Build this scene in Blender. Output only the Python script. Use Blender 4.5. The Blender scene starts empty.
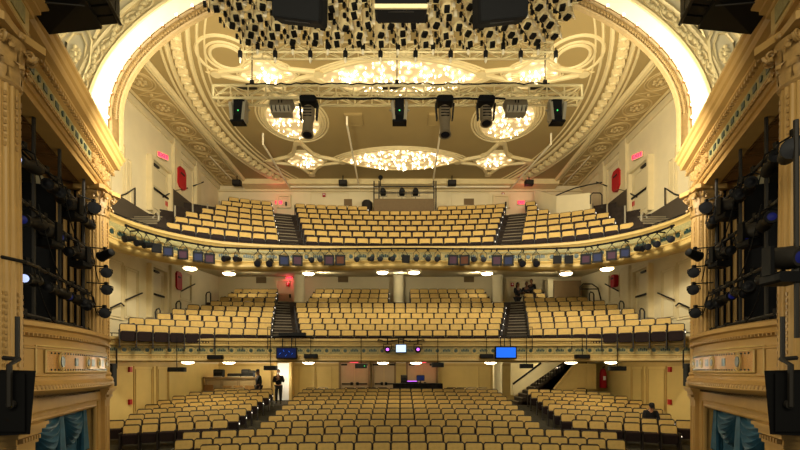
import bpy, bmesh, math, random
from mathutils import Vector, Matrix
random.seed(11)
SC = bpy.context.scene
COL = SC.collection
PI = math.pi

# ------------------------------------------------------------------ camera, world, light
F = 450.0            # focal length in pixels of the 800 px wide frame
HX, HY = 400.0, 370.0
E = 2.9              # eye height above the front of the stalls floor
cd = bpy.data.cameras.new('camera')
cam = bpy.data.objects.new('camera', cd); COL.objects.link(cam)
cam.location = (0, 0, E); cam.rotation_euler = (PI/2, 0, 0)
cd.sensor_width = 36; cd.lens = 36*F/800
cd.shift_y = (HY-225)/800
cd.clip_start = 0.1; cd.clip_end = 200
SC.camera = cam
SC.view_settings.view_transform = 'Standard'
SC.view_settings.look = 'None'
SC.view_settings.gamma = 1
SC.view_settings.exposure = 0.14
SC.view_settings.use_curve_mapping = False
try:
    SC.cycles.max_bounces = 7; SC.cycles.diffuse_bounces = 5; SC.cycles.glossy_bounces = 3
    SC.cycles.use_denoising = True; SC.cycles.sample_clamp_indirect = 6
    SC.cycles.use_light_tree = True
except Exception: pass
W = bpy.data.worlds.new('world'); SC.world = W; W.use_nodes = True
W.node_tree.nodes['Background'].inputs[0].default_value = (1.0, 0.93, 0.70, 1)
W.node_tree.nodes['Background'].inputs[1].default_value = 0.13

def lamp(name, kind, loc, energy, color=(1, .84, .58), size=None, size_y=None, aim=None, spot=None, blend=.5, spread=None):
    d = bpy.data.lights.new(name, kind); d.energy = energy; d.color = color
    if kind == 'AREA':
        d.shape = 'RECTANGLE'; d.size = size; d.size_y = size_y or size
    else: d.shadow_soft_size = size or 0.0
    if kind == 'SPOT': d.spot_size = spot; d.spot_blend = blend
    if spread: d.spread = math.radians(spread)
    o = bpy.data.objects.new(name, d); COL.objects.link(o); o.location = loc
    if aim is not None:
        o.rotation_euler = (Vector(aim)-Vector(loc)).to_track_quat('-Z', 'Y').to_euler()
    return o
# added area fill, unseen above and behind the camera, facing the house
lamp('stage_fill', 'AREA', (0, -3.0, 8.5), 760, (1, .92, .68), 12, 2.0, aim=(0, 20, 6.5))
# unseen fill lamps added to brighten the ceiling, side walls and stage boxes
lamp('ceiling_fill', 'AREA', (0, 13.2, 7.6), 240, (1, .92, .68), 8, 1.0, aim=(0, 19, 14))
for sx in (-1, 1):
    lamp('side_wall_fill', 'AREA', (sx*4.5, 11.6, 9.0), 620, (1, .93, .74), 2, 1.2, aim=(sx*10.6, 19.5, 10.0))  # added fill, no fixture, for the upper side walls
    lamp('wing_fill', 'AREA', (sx*1.6, 8.6, 4.0), 78, (1, .9, .62), 1.4, 1.2, aim=(sx*7.3, 10.6, 2.6))  # added fill, no fixture, for the columns and box parapets

# invisible point fills added under the two balconies to brighten the rear walls
for x in (-8, -4, 0, 4, 8):
    lamp('mezzanine_fill', 'POINT', (x, 23.6, E+4.85), 34, (1, .92, .7))
    lamp('stalls_fill', 'POINT', (x, 23.2, E+.22), 62, (1, .9, .62))
lamp('bar_fill', 'POINT', (-8.4, 24.9, 2.95), 22, (1, .88, .64))  # fill point added to lift the dark bar
for sx in (-1, 1):
    lamp('stalls_fill', 'POINT', (sx*8.0, 18.6, E+.2), 58, (1, .9, .62))  # added fill for the stalls side walls under the mezzanine
lamp('stalls_fill', 'POINT', (6.1, 21.2, E+.2), 30, (1, .92, .7))  # added fill for the staircase at the right rear
lamp('can_fill', 'AREA', (0, 2.6, 4.2), 60, (1, .92, .7), 6, .8, aim=(0, 8.6, 9.3), spread=50)  # unseen fill added from below to brighten the cans and truss
for sx in (-1, 1):
    lamp('spandrel_fill', 'AREA', (sx*2.8, 8.2, 8.2), 42, (1, .92, .7), .8, .8, aim=(sx*8.6, 11.4, 11.2), spread=70)  # added fill aimed at the spandrels, no lantern there
def at(px, py, d):
    return Vector(((px-HX)*d/F, d, E+(HY-py)*d/F))
def Zr(r): return E+r

# ------------------------------------------------------------------ materials
def lin(c):
    return tuple((x/255/12.92 if x/255 <= .04045 else ((x/255+.055)/1.055)**2.4) for x in c)
def mat(name, rgb, rough=.6, metal=0, noise=0, scale=6, bump=0, bscale=30, emit=None, est=1.0, spec=.3):
    m = bpy.data.materials.new(name); m.use_nodes = True
    nt = m.node_tree; b = nt.nodes['Principled BSDF']
    c = lin(rgb)
    b.inputs['Base Color'].default_value = (*c, 1)
    b.inputs['Roughness'].default_value = rough
    b.inputs['Metallic'].default_value = metal
    b.inputs['Specular IOR Level'].default_value = spec
    if noise or bump:
        tc = nt.nodes.new('ShaderNodeTexCoord')
    if noise:
        n = nt.nodes.new('ShaderNodeTexNoise'); n.inputs['Scale'].default_value = scale; n.inputs['Detail'].default_value = 4
        nt.links.new(tc.outputs['Object'], n.inputs['Vector'])
        r = nt.nodes.new('ShaderNodeValToRGB')
        r.color_ramp.elements[0].position = .3; r.color_ramp.elements[1].position = .72
        r.color_ramp.elements[0].color = (*[max(0, x*(1-noise)) for x in c], 1)
        r.color_ramp.elements[1].color = (*[min(1, x*(1+noise*.6)) for x in c], 1)
        nt.links.new(n.outputs['Fac'], r.inputs['Fac']); nt.links.new(r.outputs['Color'], b.inputs['Base Color'])
    if bump:
        n2 = nt.nodes.new('ShaderNodeTexNoise'); n2.inputs['Scale'].default_value = bscale; n2.inputs['Detail'].default_value = 3
        nt.links.new(tc.outputs['Object'], n2.inputs['Vector'])
        bp = nt.nodes.new('ShaderNodeBump'); bp.inputs['Strength'].default_value = bump; bp.inputs['Distance'].default_value = .02
        nt.links.new(n2.outputs['Fac'], bp.inputs['Height']); nt.links.new(bp.outputs['Normal'], b.inputs['Normal'])
    if emit:
        b.inputs['Emission Color'].default_value = (*lin(emit), 1); b.inputs['Emission Strength'].default_value = est
    return m
M = {}
M['cream'] = mat('cream_plaster', (222, 206, 164), .75, noise=.05, scale=1.5)
M['cream2'] = mat('cream_moulding', (214, 196, 150), .65, noise=.05, scale=3)
M['stall_wall'] = mat('ochre_plaster', (206, 176, 106), .7, noise=.06, scale=1.5)
M['stall_trim'] = mat('ochre_moulding', (188, 156, 90), .6, noise=.06, scale=3)
M['ceil'] = mat('olive_gold_ceiling', (154, 130, 80), .6, noise=.05, scale=1)
M['ceil2'] = mat('pale_gold_moulding', (216, 194, 140), .55, noise=.06, scale=4)
M['coffer'] = mat('olive_coffer', (168, 142, 88), .65, noise=.1, scale=5)
M['coffer2'] = mat('olive_rosette', (186, 160, 106), .6, noise=.06, scale=4)
M['gold'] = mat('gold_plaster', (180, 142, 80), .5, noise=.08, scale=3, spec=.4)
M['gold2'] = mat('gold_ornament', (168, 132, 76), .45, noise=.22, scale=14, spec=.5)
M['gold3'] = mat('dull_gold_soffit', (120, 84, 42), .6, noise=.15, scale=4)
M['fascia'] = mat('gilt_cream_balcony_front', (190, 160, 94), .5, noise=.1, scale=5, spec=.4)
M['fascia_band'] = mat('sage_cream_mosaic_ground', (150, 140, 92), .5, noise=.25, scale=18)
M['mosaic'] = mat('dark_teal_mosaic', (40, 62, 58), .35, noise=.3, scale=40)
M['mosaic2'] = mat('terracotta_gold_mosaic', (190, 140, 72), .35, noise=.3, scale=50, spec=.6)
M['white'] = mat('white_cream_soffit', (228, 214, 182), .6)
M['soffit'] = mat('warm_white_soffit', (214, 196, 150), .7, noise=.04, scale=1)
M['seatc'] = mat('cream_gold_upholstery', (198, 164, 94), .75, noise=.12, scale=9, bump=.1, bscale=120)
M['seatd'] = mat('dark_maroon_upholstery', (38, 24, 22), .8, noise=.2, scale=20)
M['frame'] = mat('dark_seat_metal', (40, 32, 26), .5)
M['arm'] = mat('worn_wood_armrest', (150, 112, 62), .5, noise=.2, scale=15)
M['carpet'] = mat('dark_patterned_carpet', (62, 56, 40), .95, noise=.45, scale=7)
M['tier'] = mat('dark_brown_carpet', (50, 40, 32), .95, noise=.3, scale=6)
M['nosing'] = mat('grey_step_nosing', (120, 108, 84), .6)
M['black'] = mat('matte_black_metal', (11, 10, 10), .6, spec=.2)
M['black2'] = mat('black_plastic', (15, 14, 14), .6, spec=.2)
M['void'] = mat('black_masking_cloth', (9, 9, 10), .95)
M['grey'] = mat('grey_metal', (150, 140, 116), .5)
M['dkgrey'] = mat('charcoal_metal', (44, 40, 35), .55, spec=.2)
M['lantern'] = mat('taupe_lantern_paint', (116, 102, 78), .5)
M['dado'] = mat('dark_grey_dado', (74, 64, 50), .7, noise=.08, scale=4)
M['rim'] = mat('olive_gold_arch_rim', (140, 116, 74), .55, noise=.15, scale=10)
M['truss'] = mat('champagne_aluminium', (232, 212, 156), .45, spec=.5)
M['pipe'] = mat('cream_painted_pipe', (226, 212, 176), .5)
M['can'] = mat('champagne_can', (226, 204, 150), .4, spec=.5)
M['red'] = mat('red_vinyl', (176, 20, 30), .45, noise=.08, scale=10)
M['door'] = mat('cream_door_paint', (206, 190, 148), .55)
M['doorg'] = mat('taupe_door_paint', (176, 150, 112), .55, noise=.05, scale=4)
M['brownwall'] = mat('taupe_panel', (128, 104, 70), .8, noise=.06, scale=3)
M['booth'] = mat('brown_booth_cloth', (110, 92, 66), .9, noise=.1, scale=12)
M['counter'] = mat('taupe_counter', (150, 128, 92), .6, noise=.06, scale=3)
M['curtain'] = mat('teal_satin_curtain', (52, 96, 120), .4, noise=.3, scale=5, spec=.5)
M['skin'] = mat('skin', (196, 146, 112), .6)
M['skin2'] = mat('brown_skin', (120, 80, 56), .6)
M['cloth'] = mat('black_cloth', (26, 25, 27), .85)
M['cloth2'] = mat('charcoal_cloth', (38, 36, 38), .85)
M['hair'] = mat('dark_hair', (24, 18, 14), .7)
M['mask'] = mat('white_cloth', (226, 224, 220), .8)
M['lens'] = mat('dark_lens_glass', (16, 16, 22), .5, spec=.2)
M['gel_blue'] = mat('blue_gel', (36, 42, 70), .6, spec=.12)
M['gel_purple'] = mat('plum_gel', (66, 42, 54), .6, spec=.12)
M['gel_rust'] = mat('rust_gel', (84, 48, 30), .6, spec=.12)
M['lens_lit'] = mat('pale_blue_lit_lens', (120, 140, 190), .1, emit=(190, 205, 255), est=1.0)
M['lens_blue'] = mat('blue_lit_lens', (20, 24, 70), .5, emit=(40, 50, 170), est=.1)
M['bulb'] = mat('lit_bulb', (255, 240, 210), .3, emit=(255, 226, 168), est=5.5)
M['lamp'] = mat('lit_lamp_glass', (255, 240, 210), .3, emit=(255, 232, 180), est=26)
M['exit'] = mat('lit_exit_sign_pink', (240, 90, 110), .4, emit=(255, 70, 95), est=1.6)
M['exit_txt'] = mat('exit_letter_red', (200, 10, 40), .4, emit=(230, 10, 50), est=.9)
M['screen_white'] = mat('lit_white_screen', (200, 220, 255), .3, emit=(176, 205, 250), est=1.2)
M['screen_blue'] = mat('lit_blue_screen', (20, 90, 220), .3, emit=(30, 105, 235), est=.75)
M['screen_dark'] = mat('dim_navy_screen', (14, 20, 48), .15, emit=(16, 28, 70), est=.6)
M['purple_led'] = mat('purple_led', (190, 90, 230), .3, emit=(190, 90, 235), est=2.5)
M['green_led'] = mat('green_led', (60, 200, 90), .3, emit=(70, 220, 110), est=1.2)
M['white_led'] = mat('white_aisle_led', (240, 235, 220), .3, emit=(255, 244, 225), est=3)
M['white_room'] = mat('white_room_paint', (236, 234, 226), .7, noise=.02, scale=2)

def crystal_mat():
    m = bpy.data.materials.new('lit_crystal_field'); m.use_nodes = True
    nt = m.node_tree; b = nt.nodes['Principled BSDF']
    tc = nt.nodes.new('ShaderNodeTexCoord')
    v = nt.nodes.new('ShaderNodeTexVoronoi'); v.inputs['Scale'].default_value = 3.0
    nt.links.new(tc.outputs['Object'], v.inputs['Vector'])
    r = nt.nodes.new('ShaderNodeValToRGB')
    e = r.color_ramp.elements
    e[0].position = .08; e[0].color = (1, .93, .78, 1)
    e[1].position = .55; e[1].color = (.16, .10, .03, 1)
    mid = r.color_ramp.elements.new(.26); mid.color = (.62, .44, .2, 1)
    nt.links.new(v.outputs['Distance'], r.inputs['Fac'])
    nt.links.new(r.outputs['Color'], b.inputs['Emission Color'])
    b.inputs['Base Color'].default_value = (.5, .4, .25, 1)
    b.inputs['Emission Strength'].default_value = 1.9
    return m
M['crystal'] = crystal_mat()
M['crystal_pt'] = mat('lit_crystal_drop', (255, 245, 225), .2, emit=(255, 238, 200), est=5.5)

# ------------------------------------------------------------------ mesh builder
class MB:
    def __init__(s, fn=None):
        s.v = []; s.f = []; s.mi = []; s.cur = 0; s.fn = fn
    def add(s, vs, fs):
        b = len(s.v)
        if s.fn: s.v += [tuple(s.fn(*p)) for p in vs]
        else: s.v += [tuple(p) for p in vs]
        s.f += [[b+i for i in f] for f in fs]; s.mi += [s.cur]*len(fs)
    def box(s, c, d, R=None, taper=1.0):
        x, y, z = d[0]/2, d[1]/2, d[2]/2
        vs = []
        for k, t in ((-z, 1.0), (z, taper)):
            for a, b_ in ((-1, -1), (1, -1), (1, 1), (-1, 1)): vs.append(Vector((a*x*t, b_*y*t, k)))
        if R is not None: vs = [R @ p for p in vs]
        c = Vector(c)
        s.add([p+c for p in vs], [(3, 2, 1, 0), (4, 5, 6, 7), (0, 1, 5, 4), (1, 2, 6, 5), (2, 3, 7, 6), (3, 0, 4, 7)])
    def bbox(s, lo, hi):
        s.box([(a+b)/2 for a, b in zip(lo, hi)], [b-a for a, b in zip(lo, hi)])
    def rbox(s, c, d, r=.02, R=None):
        # box with chamfered vertical outline in x-z (rounded front view), depth y
        x, y, z = d[0]/2, d[1]/2, d[2]/2
        p2 = [(-x+r, -z), (x-r, -z), (x, -z+r), (x, z-r), (x-r, z), (-x+r, z), (-x, z-r), (-x, -z+r)]
        k = .8
        vs = [Vector((a*.94, -y, b*.94)) for a, b in p2]+[Vector((a, -y*.55, b)) for a, b in p2]+[Vector((a, y, b)) for a, b in p2]
        if R is not None: vs = [R @ p for p in vs]
        c = Vector(c); n = 8
        fs = [tuple(range(8))[::-1], tuple(range(16, 24))]
        for L in (0, 8):
            for i in range(n): j = (i+1) % n; fs.append((L+i, L+j, L+8+j, L+8+i))
        s.add([p+c for p in vs], fs)
    def tube(s, pts, r, n=6, closed=False, caps=True):
        pts = [Vector(p) for p in pts]; rr = r if isinstance(r, (list, tuple)) else [r]*len(pts)
        N = len(pts); vs = []; up0 = None
        for i, p in enumerate(pts):
            if closed: t = pts[(i+1) % N]-pts[i-1]
            else: t = pts[min(i+1, N-1)]-pts[max(i-1, 0)]
            if t.length < 1e-9: t = Vector((0, 0, 1))
            t.normalize()
            if up0 is None: up0 = Vector((0, 0, 1)) if abs(t.z) < .9 else Vector((1, 0, 0))
            a = up0-t*up0.dot(t)
            if a.length < 1e-4: a = Vector((1, 0, 0))-t*t.x
            a.normalize(); up0 = a
            b = t.cross(a)
            for k in range(n):
                q = 2*PI*(k+.5)/n
                vs.append(p+(a*math.cos(q)+b*math.sin(q))*rr[i])
        fs = []
        for i in range(N if closed else N-1):
            j = (i+1) % N
            for k in range(n):
                l = (k+1) % n
                fs.append((i*n+k, i*n+l, j*n+l, j*n+k))
        if caps and not closed:
            fs.append(tuple(range(n))[::-1]); fs.append(tuple((N-1)*n+k for k in range(n)))
        s.add(vs, fs)
    def lathe(s, prof, n=16, c=(0, 0, 0), R=None, rad=None):
        vs = []; c = Vector(c)
        for r, z in prof:
            for k in range(n):
                q = 2*PI*k/n
                m = rad(k) if rad else 1
                vs.append(Vector((r*m*math.cos(q), r*m*math.sin(q), z)))
        if R is not None: vs = [R @ p for p in vs]
        fs = []
        for i in range(len(prof)-1):
            for k in range(n):
                l = (k+1) % n
                fs.append((i*n+k, i*n+l, (i+1)*n+l, (i+1)*n+k))
        fs.append(tuple(range(n))[::-1]); fs.append(tuple((len(prof)-1)*n+k for k in range(n)))
        s.add([p+c for p in vs], fs)
    def grid(s, P, closed_u=False):
        nu, nv = len(P), len(P[0]); vs = [p for row in P for p in row]; fs = []
        for i in range(nu if closed_u else nu-1):
            j = (i+1) % nu
            for k in range(nv-1): fs.append((i*nv+k, j*nv+k, j*nv+k+1, i*nv+k+1))
        s.add(vs, fs)
    def poly(s, pts): s.add(pts, [tuple(range(len(pts)))])
    def prism(s, pts, off):
        off = Vector(off); n = len(pts); pts = [Vector(p) for p in pts]
        fs = [tuple(range(n))[::-1], tuple(range(n, 2*n))]
        for i in range(n): j = (i+1) % n; fs.append((i, j, n+j, n+i))
        s.add(pts+[p+off for p in pts], fs)
    def ball(s, c, r, n=8, sc=(1, 1, 1), R=None):
        m = max(4, n//2); prof = [(max(1e-4, math.sin(PI*i/m)), -math.cos(PI*i/m)) for i in range(m+1)]
        S = Matrix.Diagonal((r*sc[0], r*sc[1], r*sc[2]))
        s.lathe(prof, n, c, (R @ S) if R is not None else S)
    def build(s, name, mats, parent=None, smooth=False, kind=None, loc=None):
        me = bpy.data.meshes.new(name); me.from_pydata(s.v, [], s.f)
        if not isinstance(mats, (list, tuple)): mats = [mats]
        for m in mats: me.materials.append(M[m] if isinstance(m, str) else m)
        for p, mi in zip(me.polygons, s.mi):
            p.material_index = mi; p.use_smooth = smooth
        bm = bmesh.new(); bm.from_mesh(me)
        if len(bm.faces) < 60000: bmesh.ops.recalc_face_normals(bm, faces=bm.faces)
        bm.to_mesh(me); bm.free()
        if smooth:
            try: me.set_sharp_from_angle(angle=math.radians(40))
            except Exception: pass
        o = bpy.data.objects.new(name, me); COL.objects.link(o)
        if parent: o.parent = parent
        if kind: o['kind'] = kind
        if loc is not None: o.location = loc
        return o
def tag(o, label, cat, group=None, kind=None):
    o['label'] = label; o['category'] = cat
    if group: o['group'] = group
    if kind: o['kind'] = kind
    return o
def thing(name, label, cat, loc=(0, 0, 0), rot=(0, 0, 0), group=None, kind=None):
    o = bpy.data.objects.new(name, None); COL.objects.link(o)
    o.empty_display_size = .1
    o.location = loc; o.rotation_euler = rot
    return tag(o, label, cat, group, kind)
def struct(name, loc=(0, 0, 0)):
    o = bpy.data.objects.new(name, None); COL.objects.link(o); o.location = loc; o['kind'] = 'structure'
    return o
def kids(o): return [c for c in KID.get(o.name, [])]
KID = {}
def reg(root, *parts):
    KID.setdefault(root.name, []).extend(parts)
def dup(root, label, loc, rot, group=None):
    r = root.copy(); COL.objects.link(r); r.location = loc; r.rotation_euler = rot
    r['label'] = label
    if group: r['group'] = group
    for ch in KID.get(root.name, []):
        c = ch.copy(); COL.objects.link(c); c.parent = r
        for g in KID.get(ch.name, []):
            d = g.copy(); COL.objects.link(d); d.parent = c
    return r
def Rz(a): return Matrix.Rotation(a, 3, 'Z')
def Rx(a): return Matrix.Rotation(a, 3, 'X')
def Ry(a): return Matrix.Rotation(a, 3, 'Y')
ORD = ['', 'first', 'second', 'third', 'fourth', 'fifth', 'sixth', 'seventh', 'eighth', 'ninth', 'tenth', 'eleventh', 'twelfth',
       'thirteenth', 'fourteenth', 'fifteenth', 'sixteenth', 'seventeenth', 'eighteenth', 'nineteenth', 'twentieth', 'twenty-first',
       'twenty-second', 'twenty-third', 'twenty-fourth', 'twenty-fifth', 'twenty-sixth', 'twenty-seventh', 'twenty-eighth', 'twenty-ninth', 'thirtieth', 'thirty-first', 'thirty-second']
SIDE = {-1: 'left', 1: 'right'}
# ------------------------------------------------------------------ the auditorium shell
WX = 10.6            # half width of the house
DR = 26.3            # distance of the rear wall
HC = 10.8            # ceiling height above the eye
def zf(d): return min(1.15, max(0, (d-12.7)*.1237))
def sag(X): return X*X/60+1.2e-4*X**4
def dsag(X): return X/30+4.8e-4*X**3
def curve_sg(X, a, p): return 1-math.sqrt(max(0, 1-(min(abs(X), a)/a)**p))
def dfu(X): return 19-4.8*curve_sg(X, 9.3, 2.5)
def dfm(X): return 17.6-2.6*curve_sg(X, 10.4, 2.6)
def path_of(fn, xm, n=72):
    P = []
    for i in range(n+1):
        X = xm*math.sin(PI/2*(2*i/n-1)); P.append(Vector((X, fn(X), 0)))
    out = []
    for i, p in enumerate(P):
        t = P[min(i+1, n)]-P[max(i-1, 0)]; t.normalize()
        out.append((p, Vector((t.y, -t.x, 0)), t))    # outward normal towards the stage
    return out
def along(path, step):
    # evenly spaced frames along a path
    out = []; acc = 0; nxt = step/2
    for (p, n, t), (q, n2, t2) in zip(path[:-1], path[1:]):
        L = (q-p).length
        while acc+L >= nxt:
            f = (nxt-acc)/L; out.append((p.lerp(q, f), n.lerp(n2, f).normalized(), t.lerp(t2, f).normalized())); nxt += step
        acc += L
    return out

m = MB()
m.grid([[(x, d, zf(d)) for d in (3, 8, 12.7, 14, 16, 18, 20, 22, 24, DR+4)] for x in (-14, -5, 0, 5, 14)])
m.build('floor', 'carpet', kind='structure')

# side walls: stalls level ochre, upper levels cream, with pilasters and panel mouldings
for sx in (-1, 1):
    m = MB()
    m.bbox((sx*WX-.0, 12.7, 0), (sx*(WX+.3), DR, E+.36)); m.cur = 1
    m.bbox((sx*WX, 12.7, E+.36), (sx*(WX+.3), DR, E+HC))
    m.build('wall_'+SIDE[sx], ['stall_wall', 'cream'], kind='structure')
m = MB()
m.bbox((-WX, DR, 0), (WX, DR+.3, E+.4)); m.cur = 1
m.bbox((-WX, DR, E+.4), (WX, DR+.3, E+HC))
m.build('wall_rear', ['stall_wall', 'cream'], kind='structure')

def panel_on_side(m, sx, d0, d1, z0, z1, r=.03, off=0):
    x = sx*(WX-.02-off)
    m.tube([(x, d0, z0), (x, d1, z0), (x, d1, z1), (x, d0, z1)], r, 4, closed=True)
def panel_on_rear(m, x0, x1, z0, z1, r=.03, off=0):
    y = DR-.02-off
    m.tube([(x0, y, z0), (x1, y, z0), (x1, y, z1), (x0, y, z1)], r, 4, closed=True)

for sx in (-1, 1):
    m = MB()
    # stalls: tall panels
    for d0, d1 in ((15.4, 16.35), (17.9, 19.3), (19.6, 20.6)):
        panel_on_side(m, sx, d0, d1, zf(d0)+.5, E+.15)
        panel_on_side(m, sx, d0+.12, d1-.12, zf(d0)+.62, E+.03, .018)
    m.bbox((sx*WX-.06, 14, E+.16), (sx*WX+.06, 21.5, E+.34)) if sx > 0 else m.bbox((-WX-.06, 14, E+.16), (-WX+.06, 21.5, E+.34))
    m.build('trim_1' if sx < 0 else 'trim_2', 'stall_trim', kind='structure')
    m = MB()
    # mezzanine and balcony pilasters, panels
    for d0, d1, z0, z1 in ((15.0, 16.15, Zr(4.9), Zr(HC)), (20.9, 21.5, Zr(5.9), Zr(HC)), (23.2, 23.7, Zr(6.8), Zr(HC)),
                           (14.8, 16.0, Zr(1.0), Zr(4.4)), (20.6, 21.4, Zr(2.4), Zr(4.8))):
        m.bbox((min(sx*WX, sx*(WX-.14)), d0, z0), (max(sx*WX, sx*(WX-.14)), d1, z1))
    for d0, d1, z0, z1 in ((16.4, 17.3, 6.4, 8.6), (17.45, 17.7, 6.4, 8.2), (21.7, 23.0, 8.2, 10.2),
                           (16.2, 17.2, 1.9, 4.1), (17.3, 18.2, 2.0, 4.0), (21.6, 22.8, 3.4, 4.8)):
        panel_on_side(m, sx, d0, d1, Zr(z0), Zr(z1))
        panel_on_side(m, sx, d0+.1, d1-.1, Zr(z0+.1), Zr(z1-.1), .018)
    m.bbox((min(sx*WX, sx*(WX-.1)), 12.7, Zr(HC-.3)), (max(sx*WX, sx*(WX-.1)), DR, Zr(HC)))
    m.build('trim_3' if sx < 0 else 'trim_4', 'cream2', kind='structure')

# exit doors in the side walls, upper and mezzanine level
dn = 0
for lvl, d0, d1, z0, z1 in (('balcony', 18.95, 20.45, 6.7, 8.9), ('mezzanine', 18.95, 20.1, 2.2, 4.35)):
    for sx in (-1, 1):
        dn += 1
        a, b_ = Zr(z0), Zr(z1); X = sx*WX
        m = MB()
        def fb(lo, hi): m.bbox((min(lo[0], hi[0]), lo[1], lo[2]), (max(lo[0], hi[0]), hi[1], hi[2]))
        fb((X, d0-.14, a), (X-sx*.22, d0, b_+.14)); fb((X, d1, a), (X-sx*.22, d1+.14, b_+.14)); fb((X, d0, b_), (X-sx*.22, d1, b_+.14))
        o = m.build('door_%d' % dn, 'cream2', kind='structure')
        m = MB(); fb((X-sx*.01, d0, a), (X-sx*.06, d1, b_))
        panel_on_side(m, sx, d0+.2, d1-.2, a+.25, a+1.0, .02, .06); panel_on_side(m, sx, d0+.2, d1-.2, a+1.2, b_-.2, .02, .06)
        m.build('door_leaf', 'door', o)
        m = MB(); fb((X-sx*.1, d0+.1, a+1.0), (X-sx*.15, d1-.1, a+1.08)); m.build('push_bar', 'black', o)
        m = MB(); fb((X-sx*.06, d0+.2, b_-.16), (X-sx*.16, d0+.6, b_-.08)); m.build('door_closer', 'dkgrey', o)

# ------------------------------------------------------------------ ceiling with plaster mouldings
def cp(px, py, drop=0.0):
    d = HC*F/(HY-py); return Vector(((px-HX)*d/F, d, Zr(HC)-drop))
m = MB(); m.bbox((-WX-.3, 11.3, Zr(HC)), (WX+.3, DR+.3, Zr(HC)+.3)); m.build('ceiling', 'ceil', kind='structure')
EC = 19.4; EA, EB = 8.2, 10.4
def ell(a, b, n=120, c=EC, x0=0, drop=0, q0=0, q1=2*PI):
    return [(x0+a*math.cos(q0+(q1-q0)*i/n), c+b*math.sin(q0+(q1-q0)*i/n), Zr(HC)-drop) for i in range(n)]
def clip_ring(m, a, b, r, drop=0.0, n=160):
    P = [p for p in ell(a, b, n, q0=-1.02, q1=PI+1.02) if p[1] < DR-.05]
    Rr = [p for p in P if p[0] > 0]; Ll = [p for p in P if p[0] <= 0]
    for s_ in (Rr, Ll):
        s_.sort(key=lambda p: p[1]); m.tube(s_, r, 6)
m = MB()
clip_ring(m, EA+.34, EB+.34, .09); clip_ring(m, EA-.34, EB-.34, .09); clip_ring(m, EA-.62, EB-.62, .05); clip_ring(m, EA-.85, EB-.85, .035); clip_ring(m, EA+.55, EB+.55, .05)
for sx in (-1, 1):
    m.tube([(sx*8.85, 12.3, Zr(HC-.03)), (sx*8.85, DR, Zr(HC-.03))], .13, 6)
    m.tube([(sx*9.08, 12.3, Zr(HC)), (sx*9.08, DR, Zr(HC))], .05, 4)
    m.tube([(sx*(WX-.25), 12.3, Zr(HC)), (sx*(WX-.25), DR, Zr(HC))], .08, 4)
    # corner roundels of the front
    c = cp(400+sx*173, 57)
    for r, t in ((.55, .06), (.7, .045), (.98, .06)):
        m.tube([(c.x+r*math.cos(q*PI/20), c.y+r*1.05*math.sin(q*PI/20), Zr(HC)) for q in range(40)], t, 6, closed=True)
m.bbox((-9, DR-.9, Zr(HC)-.28), (9, DR, Zr(HC)))
m.build('trim_5', 'ceil2', smooth=True, kind='structure')
# egg and dart band along the oval
m = MB()
for a in range(116):
    q = -1.1+(PI+2.2)*a/115
    for q_ in (q,):
        x, y = EA*math.cos(q_), EC+EB*math.sin(q_)
        if 12.4 < y < DR-.2:
            R = Rz(math.atan2(EB*math.cos(q_), -EA*math.sin(q_)))
            m.box((x, y, Zr(HC)-.07), (.2, .34, .2), R); m.box((x, y, Zr(HC)-.03), (.42, .1, .07), R)
            m.ball((x, y, Zr(HC)-.18), .1, 6, (.8, 1.3, .5), R)
m.build('trim_6', 'ceil2', kind='structure')
# coffered side strips with rosettes
for k, sx in enumerate((-1, 1)):
    m = MB()
    x0, x1 = 9.12, WX-.3
    m.bbox((min(sx*x0, sx*x1), 12.4, Zr(HC)-.035), (max(sx*x0, sx*x1), DR, Zr(HC)))
    o = m.build('trim_%d' % (7+k), 'coffer', kind='structure')
    m = MB(); y = 13.4
    while y < DR-.8:
        xc = sx*(x0+x1)/2
        for r, t in ((.52, .035), (.42, .02), (.15, .03)):
            m.tube([(xc+r*math.cos(q*PI/14), y+r*1.1*math.sin(q*PI/14), Zr(HC)-.04) for q in range(28)], t, 5, closed=True)
        for q in range(8):
            m.ball((xc+.22*math.cos(q*PI/4), y+.22*math.sin(q*PI/4), Zr(HC)-.06), .07, 6, (1, 1, .6))
        m.ball((xc, y, Zr(HC)-.07), .08, 8)
        for yy in (y+.82,):
            m.tube([(xc-.5, yy, Zr(HC)-.04), (xc, yy+.17, Zr(HC)-.04), (xc+.5, yy, Zr(HC)-.04), (xc, yy-.17, Zr(HC)-.04)], .025, 4, closed=True)
            m.ball((xc, yy, Zr(HC)-.05), .07, 6)
        y += 1.68
    m.build('rosette_relief', 'coffer2', o, smooth=True)

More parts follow.
